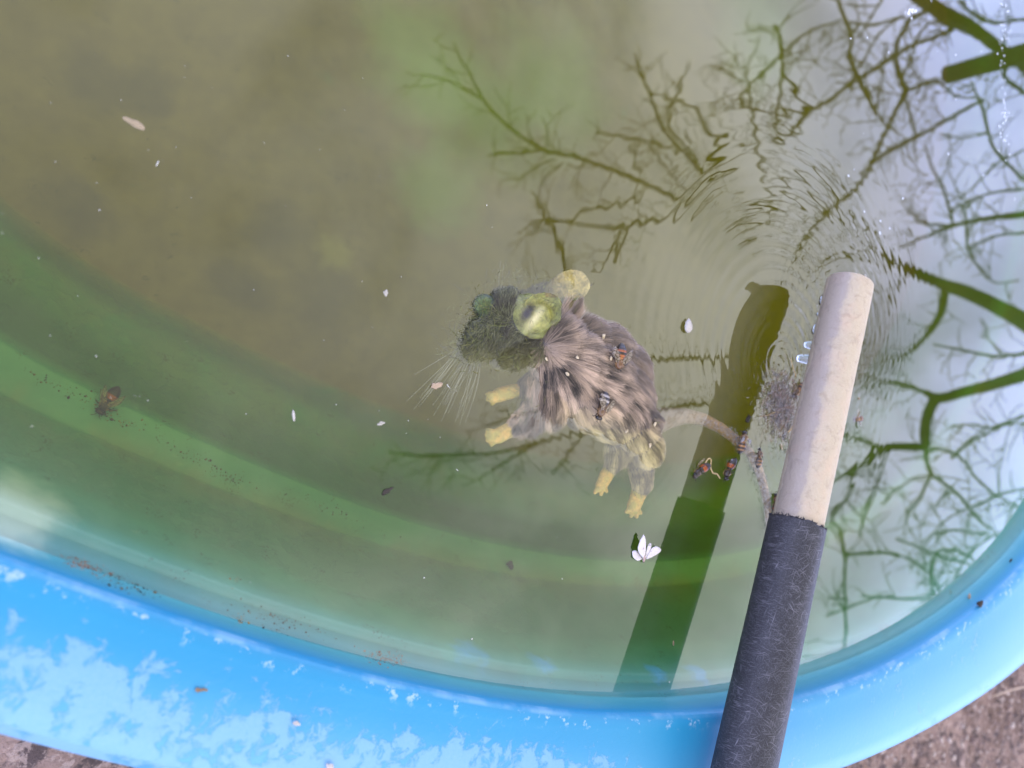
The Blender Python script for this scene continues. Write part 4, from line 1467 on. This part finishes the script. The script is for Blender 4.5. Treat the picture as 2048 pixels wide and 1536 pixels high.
def bee_proto(style, rr):
    root = empty('bee')
    # abdomen: overlapping bands
    if style == 'orange':
        bands = [(.36, .13, .025), (.32, .095, .02), (.03, .02, .012), (.28, .08, .02), (.028, .018, .012), (.022, .018, .014), (.07, .06, .05)]
    elif style == 'drowned':
        bands = [(.03, .02, .012), (.36, .085, .012), (.30, .065, .012), (.025, .016, .01), (.02, .014, .01), (.03, .02, .012), (.02, .014, .01)]
    elif style == 'dark':
        bands = [(.10, .06, .03), (.03, .024, .022), (.34, .30, .26), (.028, .022, .022), (.33, .29, .26), (.026, .022, .022), (.22, .19, .17)]
    else:
        bands = [(.26, .12, .04), (.05, .03, .015), (.34, .17, .06), (.05, .03, .015), (.30, .16, .06), (.04, .025, .015), (.03, .02, .015)]

    def prof(s):
        return .0026 * math.sin(PI * min(1, (s * .92 + .09))) ** .62

    m = MB()
    n = 14
    rows, cols = [], []
    for bi, col in enumerate(bands):
        for q in (0, .5, .97):
            s = (bi + q) / len(bands)
            r = prof(s) * (1.0 + .05 * q)
            rows.append((-.0008 - .0082 * s, r, -.0013 * s * s))
            cols.append(col if q < .9 else tuple(x * .55 for x in col))
    V = [(x, r * math.cos(2 * PI * k / n), z + r * .92 * math.sin(2 * PI * k / n)) for x, r, z in rows for k in range(n)]
    F = [(i * n + k, i * n + (k + 1) % n, (i + 1) * n + (k + 1) % n, (i + 1) * n + k) for i in range(len(rows) - 1) for k in range(n)]
    F += [tuple(range(n)), tuple((len(rows) - 1) * n + k for k in range(n - 1, -1, -1))]
    m.add(V, F, [c for c in cols for _ in range(n)])
    m.build('abdomen', m_chit, root)
    th = {'orange': (.13, .065, .028), 'drowned': (.035, .025, .018)}.get(style, (.13, .075, .035))
    m = MB()
    m.ell((.0016, 0, .0002), (.0023, .0021, .0020), 14, 9, col=th)
    tho = m.build('thorax', m_chit, root)
    m = MB()
    for _ in range(230):
        d = Vector((rr.gauss(0, 1), rr.gauss(0, 1), rr.gauss(.3, 1))).normalized()
        b = Vector((.0016 + d.x * .0022, d.y * .0020, .0002 + d.z * .0019))
        e = b + d * rr.uniform(.0005, .0009) + Vector((-.0004, 0, 0))
        sd = d.cross(Vector((.3, .5, .8))).normalized() * .00006
        cc_ = rr.uniform(.5, 1.5)
        m.add([b - sd, b + sd, e], [(0, 1, 2)], tuple(min(1, q * cc_ * 2.0) for q in (.24, .15, .07)))
    o = m.build('fuzz', m_fuzz, tho, smooth=False)
    o['kind'] = 'stuff'
    m = MB()
    m.ell((.0046, 0, -.0003), (.0011, .0017, .0014), 12, 8, col=(.045, .030, .018))
    hd_ = m.build('head', m_chit, root)
    for s in (-1, 1):
        m = MB()
        m.ell((.0047, s * .0014, -.0001), (.0008, .0005, .0011), 8, 6, col=(.012, .010, .010))
        m.build('eye', m_chit, hd_)
        m = MB()
        m.tube([(.0054, s * .0005, .0003), (.0066, s * .0011, .0007), (.0074, s * .0022, .0001)], [.00013, .00012, .00010], 5, (.03, .02, .015))
        m.build('antenna', m_chit, hd_)
        for ln, wdt, sw, x0, lf in ((.0088, .0026, .42 if style != 'brown' else 1.1, .0016, .0006), (.0060, .0021, .75 if style != 'brown' else 1.6, .0006, .0003)):
            m = MB()
            k = 12
            V = []
            for i in range(k):
                u = i / (k - 1)
                hw = wdt * .5 * math.sin(PI * min(1, u ** .75 * .93 + .03)) ** .8
                for q in (-1, 1):
                    lx, ly = -ln * u, hw * q + .0004 * math.sin(PI * u)
                    a = -s * sw
                    V.append((x0 + lx * math.cos(a) - ly * math.sin(a), s * .0011 + lx * math.sin(a) + ly * math.cos(a), .0015 + lf * math.sin(PI * u) + .0005 * u * q))
            m.add(V, [(2 * i, 2 * i + 1, 2 * i + 3, 2 * i + 2) for i in range(k - 1)])
            m.build('wing', m_wing, root)
        for x0, ang, ln in ((.0028, .7, .0042), (.0016, 1.6, .0046), (.0004, 2.4, .0062)):
            m = MB()
            dx, dy = math.cos(ang), s * math.sin(ang)
            a = rr.uniform(-.25, .25)
            m.tube([(x0, s * .0010, -.0010), (x0 + dx * ln * .45, s * .001 + dy * ln * .45, -.0002 - .0004 * rr.random()), (x0 + dx * ln * .8 - .0005, s * .001 + dy * ln * .75, -.0012), (x0 + dx * ln - .0012 + a * .002, s * .001 + dy * ln * .92, -.0018)], [.00030, .00027, .00022, .00012], 5, (.035, .022, .014))
            m.build('leg', m_chit, root)
    return root


def kids(o):
    return [c for c in bpy.data.objects if c.parent == o]


def copy_tree(o, parent=None):
    c = o.copy()
    COL.objects.link(c)
    c.parent = parent
    for ch in kids(o):
        copy_tree(ch, c)
    return c


rr = random.Random(17)
protos = {k: bee_proto(k, rr) for k in ('orange', 'dark', 'brown', 'drowned')}
used = set()


def bee(style, px, py, dx, dy, z=None, sc=1.0, roll=0.0, pitch=0.0, label='', group='bees', lift=.0012):
    b = protos[style] if style not in used else copy_tree(protos[style])
    used.add(style)
    if z is None:
        q, n = hit(bvh_mouse, px, py)
        z = q.z + lift
    b.location = W(px, py, z)
    b.rotation_mode = 'QUATERNION'
    b.rotation_quaternion = (Matrix.Rotation(heading(px, py, dx, dy, z), 3, 'Z') @ Matrix.Rotation(pitch, 3, 'Y') @ Matrix.Rotation(roll, 3, 'X')).to_quaternion()
    b.scale = (sc * 1.12,) * 3
    tag(b, label, 'bee', group)
    return b


bee('orange', 1239, 722, -.12, 1, None, 1.0, .35, .1, 'orange banded bee on the back of the mouse, the upper of two there', lift=.0026)
bee('dark', 1204, 817, -.25, 1, None, 1.0, -.15, .1, 'dark bee with pale bands on the rump of the mouse', lift=.0026)
bee('drowned', 1399, 943, -.8, .7, .0005, .95, 2.6, 0, 'orange and black bee floating apart, left of the bees gathered along the tail')
bee('drowned', 1457, 942, -.30, 1, .0003, .98, 2.2, .1, 'orange spotted dark bee floating upside down beside the bend of the tail')
bee('brown', 1487, 880, .1, -1, .0022, .95, .2, -.1, 'brown bee with spread wings standing where the tail meets the surface')
bee('brown', 1519, 912, .12, -1, -.0002, .85, .5, .1, 'small striped bee half sunk over the tail below the spread-winged bee')
bee('orange', 1552, 1003, .1, -1, .0012, .85, .4, .1, 'bee half hidden under the edge of the pole just above the black sleeve')
bee('brown', 1597, 782, -.6, .9, .0012, .95, .5, .2, 'bee tangled in dark debris beneath the left edge of the beige pole')
bee('brown', 1715, 838, -1, .15, -.0008, .80, .2, .0, 'small brown bee half sunk in open water right of the beige pole')
q, n = hit(bvh_basin, 213, 806)
b = bee('drowned', 213, 806, -.6, .8, q.z + .0022, .95, .2, 0, 'drowned bee sunk on the green underwater ledge far left of the mouse')
b['label'] = 'drowned bee sunk on the green underwater ledge far left of the mouse'

# ------------------------------------------------------------------ white moth
m_moth, t, out = mat('moth_scale')
pos = t.node('ShaderNodeTexCoord').outputs['Object']
c = t.mix(t.noise(pos, 900, 4, .65), (.46, .42, .46), (.74, .70, .71))
c = t.mix(t.ramp(t.noise(pos, 420, 3, .6), .60, .68, 0, .7), c, (.22, .16, .20))
principled(t, out, c, .8, .2)


def mpx(x, y):
    return 1250 + x / 19.2, 1060 + y / 19.2


moth = tag(empty('moth', tuple(W(*mpx(740, 1100), .001))), 'small white moth with spread speckled wings floating flat on the water', 'moth')
MW = Vector(moth.location)
WINGS = [([(715, 170), (760, 240), (790, 360), (810, 500), (805, 700), (790, 900), (745, 1110), (680, 1060), (610, 980), (540, 890), (500, 780), (490, 670), (530, 540), (580, 400), (650, 260)], .0035, .0022),
         ([(270, 830), (330, 790), (400, 780), (480, 825), (530, 900), (590, 980), (660, 1080), (620, 1140), (540, 1175), (470, 1180), (390, 1130), (320, 1060), (285, 970)], .0008, .0008),
         ([(950, 505), (990, 500), (1012, 570), (1000, 680), (960, 780), (890, 900), (820, 1030), (765, 1110), (775, 1000), (820, 830), (850, 690), (890, 580)], .0020, .0017),
         ([(1100, 650), (1190, 622), (1280, 655), (1360, 710), (1395, 770), (1350, 850), (1260, 915), (1150, 980), (1010, 1060), (880, 1110), (790, 1130), (820, 1030), (880, 910), (950, 790), (1020, 700)], .0010, .0012)]
for poly, tipz, basez in WINGS:
    m = MB()
    base = np.array((742, 1110.))
    P = np.array(poly, float)
    cen = P.mean(0)
    far = np.linalg.norm(P - base, axis=1).max()
    V, F = [], []
    n = len(P)
    for lay in (0, 1):
        for s in (1.0, .66, .33):
            for k, p_ in enumerate(P):
                q = cen + (p_ - cen) * s
                z = basez + (tipz - basez) * np.linalg.norm(q - base) / far + .0003 * math.sin(q[0] * .02 + q[1] * .013) - .00025 * lay
                V.append(Vector(W(*mpx(*q), z)) - MW)
        z = basez + (tipz - basez) * np.linalg.norm(cen - base) / far - .00025 * lay
        V.append(Vector(W(*mpx(*cen), z)) - MW)
    h = 3 * n + 1
    for lay in (0, 1):
        o = lay * h
        for j in range(2):
            for k in range(n):
                f = (o + j * n + k, o + j * n + (k + 1) % n, o + (j + 1) * n + (k + 1) % n, o + (j + 1) * n + k)
                F.append(f if lay else f[::-1])
        for k in range(n):
            f = (o + 2 * n + k, o + 2 * n + (k + 1) % n, o + 3 * n)
            F.append(f if lay else f[::-1])
    for k in range(n):
        F.append((k, (k + 1) % n, h + (k + 1) % n, h + k))
    m.add(V, F)
    m.build('wing', m_moth, moth)
m_mbody = simple('moth_body', (.42, .30, .27), .8, .2, 1500, .4)
m = MB()
P = [Vector(W(*mpx(x, y), z)) - MW for x, y, z in ((745, 960, .0021), (735, 1040, .0021), (728, 1110, .0019), (722, 1170, .0015), (715, 1235, .0010))]
m.tube(P, [.0003, .0007, .0009, .0007, .0002], 8)
mbo = m.build('body', m_mbody, moth)
m = MB()
m.ell(Vector(W(*mpx(712, 1225), .0009)) - MW, (.0006, .0005, .0005), 8, 6, col=(.05, .03, .03))
m.build('head', m_chit, moth)

# ------------------------------------------------------------------ bits floating on the water
m_fluff = simple('white_seed', (.44, .41, .38), .8, .2, 1200, .35)
m_crumb = simple('pale_crumb', (.50, .41, .27), .8, .2, 900, .3)
m_brown = simple('brown_bit', (.20, .14, .09), .85, .2, 900, .5)
m_dark = simple('dark_bit', (.035, .028, .022), .7, .3, 900, .5)
m_tan = simple('tan_bit', (.36, .27, .19), .8, .2, 700, .4)


def lump(rr, n=9, rad=(1, 1, 1), jag=.35):
    m = MB()
    m.ell((0, 0, 0), rad, n, 6)
    s = rr.uniform(0, 50)
    m.v = [tuple(np.array(p) * (1 + jag * noise.noise(Vector(np.array(p) / max(rad) * 1.7 + s)))) for p in m.v]
    return m


rr = random.Random(44)
seed = tag(empty('winged_seed', tuple(W(1377, 652, .001))), 'white fluffy winged seed floating in open water right of the mouse', 'seed')
SM = Vector(seed.location)
m = MB()
out_ = [(1377, 636), (1381, 640), (1384, 648), (1385, 658), (1381, 664), (1375, 666), (1370, 661), (1369, 652), (1372, 643)]
cx_, cy_ = 1377, 652
V, F = [], []
n = len(out_)
for z, s in ((.0004, 1), (.0014, .55), (-.0002, .9)):
    V += [Vector(W(cx_ + (x - cx_) * s, cy_ + (y - cy_) * s, .001 + z)) - SM for x, y in out_]
V.append(Vector(W(cx_, cy_, .0028)) - SM)
F = [(k, (k + 1) % n, n + (k + 1) % n, n + k) for k in range(n)] + [(n + k, n + (k + 1) % n, 3 * n) for k in range(n)] + [(k, 2 * n + k, 2 * n + (k + 1) % n, (k + 1) % n) for k in range(n)] + [tuple(2 * n + k for k in range(n))]
m.add(V, F)
m.build('seed_husk', m_fluff, seed)
m = MB()
for _ in range(45):
    a = rr.uniform(0, 2 * PI)
    b = Vector(W(cx_ + 6 * math.cos(a), cy_ + 10 * math.sin(a), .0015)) - SM
    e = Vector(W(cx_ + 11 * math.cos(a), cy_ + 16 * math.sin(a), .0015 + rr.uniform(-.0005, .0010))) - SM
    s_ = (e - b).cross(Vector((0, 0, 1))).normalized() * .00007
    m.add([b - s_, b + s_, e], [(0, 1, 2)])
o = m.build('fluff', m_fluff, seed, smooth=False)
o['kind'] = 'stuff'


def bit(name, px, py, z, rad_px, mat_, label, cat, dx=1, dy=0, jag=.4, group=None, on=None):
    rad_px = tuple(r * .78 for r in rad_px)
    if on is not None:
        hs = [hit(v_, px, py)[0] for v_ in (on if isinstance(on, tuple) else (on,))]
        hs = [h_ for h_ in hs if h_ is not None]
        if hs:
            z = max(h_.z for h_ in hs) + z
    m = lump(rr, 10, tuple(r * MPX for r in rad_px), jag)
    o = m.build(name, mat_)
    o.location = W(px, py, z)
    o.rotation_euler = (rr.uniform(-.2, .2), rr.uniform(-.2, .2), heading(px, py, dx, dy, z))
    tag(o, label, cat, group)
    return o


bit('leaf_scrap', 872, 772, .0003, (15, 8, 2.5), m_tan, 'crumpled tan leaf scrap floating by the tips of the whiskers', 'leaf scrap', 1, -.15, .9)
bit('husk', 271, 248, -.004, (19, 7, 6), m_tan, 'pale larva-like husk drifting just under the water at upper left', 'husk', .85, .5, .35)
bit('splinter', 587, 832, .0004, (3, 11, 2), m_fluff, 'thin white splinter floating left of the forepaws', 'splinter', 1, -.1, .2)
bit('husk', 762, 847, -.001, (9, 4, 2), m_fluff, 'faint pale flake drifting left of the lower forepaw', 'flake', 1, -.4, .8)
bit('flake', 772, 585, -.001, (5, 7, 2), m_fluff, 'hook shaped pale flake floating left of the submerged head', 'flake', 1, .3, 1.0)
bit('dark_scrap', 776, 981, .0003, (6, 10, 2), m_dark, 'tiny dark scrap floating well below the forepaws', 'scrap', .5, .5, 1.2)
q, n_ = hit(bvh_basin, 1020, 1131)
bit('sunken_leaf', 1020, 1131, .001, (18, 11, 3), m_dark, 'dark sunken scrap resting on the pool wall below the hind feet', 'scrap', 1, .5, 1.0, on=bvh_basin)
bit('seed_hull', 1347, 1286, .0003, (3.2, 7.5, 1.6), m_brown, 'tiny brown hull floating on the dark reflection of the pole', 'hull', .9, -.3, .3)
bit('dirt_crumb', 1960, 1207, .0020, (17, 11, 8), m_dark, 'dark crumb of dirt lodged in the crease of the rim', 'crumb', 1, -.3, .8, on=(bvh_rim, bvh_basin))
bit('leaf_scrap', 1939, 1192, .0015, (9, 12, 4), m_tan, 'tan flake stuck to the inner wall beside the dark crumb', 'flake', 1, -.5, .8, on=bvh_basin)
bit('dead_leaf_bit', 2022, 1121, .001, (6, 10, 2), m_dark, 'dark speck stuck on the teal inner wall at far right', 'speck', .4, 1, .6, on=bvh_basin)
bit('paint_flake', 594, 1447, .0012, (6, 5, 2.5), m_fluff, 'white paint flake lying alone on the scale-stained rim', 'flake', 1, .2, .8, on=bvh_rim)
bit('paint_flake', 659, 1534, .0012, (8, 6, 3), m_fluff, 'white paint flake at the bottom of the frame on the outer rim', 'flake', 1, .3, .8, on=bvh_rim)
bit('dirt_crumb', 406, 1380, .0003, (9, 3, 1), m_brown, 'brown smear of dirt in the middle of the rim', 'smear', 1, .2, 1.2, on=bvh_rim)
CR = [(1155, 715, 5, 'pale crumb caught in the fur over the shoulder of the mouse'), (1135, 748, 6, 'pale yellow crumb caught in the fur between shoulder and belly'), (1222, 717, 6, 'white crumb beside the orange bee on the back of the mouse'),
      (1207, 673, 7, 'pale crumb on the sleek back of the mouse above the bees'), (1254, 861, 6, 'white crumb on the fur of the rump below the dark bee'), (1300, 890, 6, 'pink crumb on the thigh of the mouse below the tail root'),
      (1093, 718, 5, 'small amber crumb in the dark fur below the near ear'), (1310, 848, 6, 'yellow crumb on the root of the tail')]
for x, y, r, lab in CR:
    bit('crumb', x, y, .0012, (r, r * .7, r * .6), m_crumb, lab, 'crumb', rr.uniform(-1, 1), 1, .5, 'crumbs caught in the fur', bvh_mouse)

# strands and debris snagged between the tail and the pole
m_fib = simple('dry_fibre', (.46, .33, .17), .7, .3, 900, .3)


def strand(name, pts, r, lab, mat_=m_fib, cat='fibre'):
    P = [Vector(p) for p in pts]
    o0 = P[0]
    m = MB()
    m.tube([p - o0 for p in P], r, 6)
    o = m.build(name, mat_)
    o.location = o0
    return tag(o, lab, cat)


def wp(L, z):
    C_ = catmull(np.array([(x, y, 0) for x, y in L]), 5)
    return [W(x, y, z) for x, y, _ in C_]


strand('curled_fibre', wp([(1408, 931), (1416, 918), (1422, 920), (1421, 934), (1426, 946), (1434, 948), (1440, 957)], .0006), .00045, 'curled golden fibre between the two orange bees left of the tail')
strand('straw_bit', wp([(1590, 836), (1588, 848), (1581, 860), (1576, 864)], .0035), .0005, 'bent yellow straw bit caught at the left edge of the pole')
strand('pale_thread', wp([(1521, 833), (1535, 830), (1552, 824), (1566, 826)], .001), .00035, 'pale thread stretched over the water left of the pole')
strand('pale_thread', wp([(1581, 716), (1586, 735), (1592, 752)], .001), .0003, 'short pale thread standing just left of the big water drop')
bit('seed_hull', 1563, 893, .0004, (4, 12, 2.2), m_crumb, 'pale rice-like hull floating at the left edge of the pole', 'hull', 1, -.2, .2)
bit('dark_clot', 1577, 815, .0004, (20, 12, 4), m_brown, 'brown clot of insect remains against the left side of the pole', 'debris', .6, .8, 1.2)
bit('dark_clot', 1569, 870, -.0015, (19, 11, 4), m_dark, 'dark sodden clump under the straw bit by the pole', 'debris', 1, -.7, 1.3)
bit('dark_clot', 1496, 838, -.001, (9, 13, 4), m_dark, 'dark scrap modelled for an insect reflection left of the pale thread, above the spread-winged bee', 'debris', .3, 1, .9)  # dark insect reflection on the water, built as a solid scrap
bit('pink_bit', 1718, 797, .0004, (4, 5, 2), m_tan, 'tiny pinkish bit floating right of the pole above the half-sunk bee', 'bit', 1, .2, .5)
bit('white_bit', 1731, 552, .0006, (5, 5, 4), m_fluff, 'white speck on the water just beyond the pole tip', 'speck', 1, .2, .4)

# sodden clump of hair and cast skins between the tail and the pole
clump = tag(empty('debris_clump', tuple(W(1557, 815, 0))), 'sodden grey clump of hair and insect remains against the left side of the pole', 'debris')
CM = Vector(clump.location)
rr = random.Random(12)
m = MB()
for _ in range(3000):
    u_ = rr.random()
    x_, y_ = lerp(1540, 1582, u_ ** .8) + rr.gauss(0, 15), 815 + rr.gauss(0, 34) + (u_ - .5) * 30
    if x_ > 1605 - (y_ - 740) * .12:
        continue
    a = 1.1 + rr.gauss(0, .7)
    p = Vector(W(x_, y_, rr.uniform(-.0012, .0030))) - CM
    l = rr.uniform(.0018, .0055)
    q = p + Vector((math.cos(a), math.sin(a), rr.uniform(-.2, .2))) * l * .5
    a += rr.gauss(0, .6)
    e = q + Vector((math.cos(a), math.sin(a), rr.uniform(-.2, .2))) * l * .5
    s_ = (e - p).cross(Vector((0, 0, 1)))
    if s_.length < 1e-9:
        continue
    s_ = s_.normalized() * .00013
    g_ = rr.choice((.05, .08, .14, .22, .36))
    m.add([p - s_, p + s_, q + s_, q - s_, e], [(0, 1, 2, 3), (3, 2, 4)], (g_, g_ * .92, g_ * .95) if rr.random() < .8 else (.32, .2, .15))
o = m.build('hair_tangle', m_mould, clump, smooth=False)
o['kind'] = 'stuff'

# rust coloured grit in three places on the submerged ledge
m_rust = attr_mat('grit', .9, .1)
m = MB()
rr = random.Random(77)
for cx_, cy_, sx, sy, ang, n, pal in ((172, 1134, 28, 9, .35, 150, 0), (770, 1316, 30, 9, .18, 170, 0), (258, 1172, 40, 9, .35, 60, 1), (480, 1240, 9, 7, .3, 25, 2), (475, 1160, 8, 6, 0, 20, 2), (540, 1235, 90, 12, .30, 90, 1), (230, 832, 45, 10, .5, 90, 2), (120, 775, 60, 12, .5, 60, 1), (420, 930, 60, 10, .45, 80, 1), (640, 1010, 90, 12, .35, 70, 1)):
    for _ in range(n):
        u_, v_ = rr.gauss(0, .75) * sx, rr.gauss(0, .75) * sy
        x, y = cx_ + u_ * math.cos(ang) - v_ * math.sin(ang), cy_ + u_ * math.sin(ang) + v_ * math.cos(ang)
        q, nn_ = hit(bvh_basin, x, y)
        if q is None:
            continue
        s = .00020 * math.exp(rr.gauss(0, .4))
        col_ = [rr.choice([(.26, .14, .09), (.20, .10, .07), (.34, .22, .15)]), rr.choice([(.06, .06, .04), (.14, .12, .07), (.03, .035, .03)]), rr.choice([(.34, .24, .10), (.24, .17, .08), (.10, .08, .05)])][pal]
        m.ell((q.x, q.y, q.z + s * .4), (s * 1.3, s, s * .7), 5, 4, rot=rr.uniform(0, 6), col=col_)
tag(m.build('grit', m_rust), kind='stuff')

# dust and bubbles on the surface
m = MB()
m2 = MB()
for _ in range(330):
    x, y = rr.uniform(-20, 2060), rr.uniform(-20, 1400)
    if rr.random() < .5:
        x, y = 1150 + rr.gauss(0, 330), 650 + rr.gauss(0, 330)
    p = W(x, y, .0003)
    qv = p[:2] - CC
    an = math.atan2(qv[1], qv[0])
    an = an - 2 * PI if an > PI / 2 else an
    if np.hypot(*qv) > np.interp(an, ANG, r_in) - .006:
        continue
    s = .00010 * math.exp(rr.gauss(0, .5))
    if rr.random() < .08:
        m.ell(p, (s * 4, s * .7, s * .5), 5, 4, rot=rr.uniform(0, 6), col=(.58, .57, .53))
    else:
        m.ell(p, (s * 1.3, s, s * .6), 5, 4, rot=rr.uniform(0, 6), col=(.58, .57, .53))
m_dust = attr_mat('dust', .8, .2)
tag(m.build('surface_dust', m_dust), kind='stuff')
for _ in range(130):
    if rr.random() < .6:
        x, y = 2008 + rr.gauss(0, 7), rr.uniform(0, 330)
    else:
        x, y = rr.uniform(1690, 2040), rr.uniform(0, 500)
    if rr.random() < .2:
        x, y = 1823 + rr.gauss(0, 7), 25 + rr.gauss(0, 5)
    s = rr.uniform(.0004, .0011)
    p = W(x, y, -.0001)
    m2.ell(p, (s, s, s * .55), 10, 7, col=(1, 1, 1))
tag(m2.build('surface_bubbles', m_drop), kind='stuff')
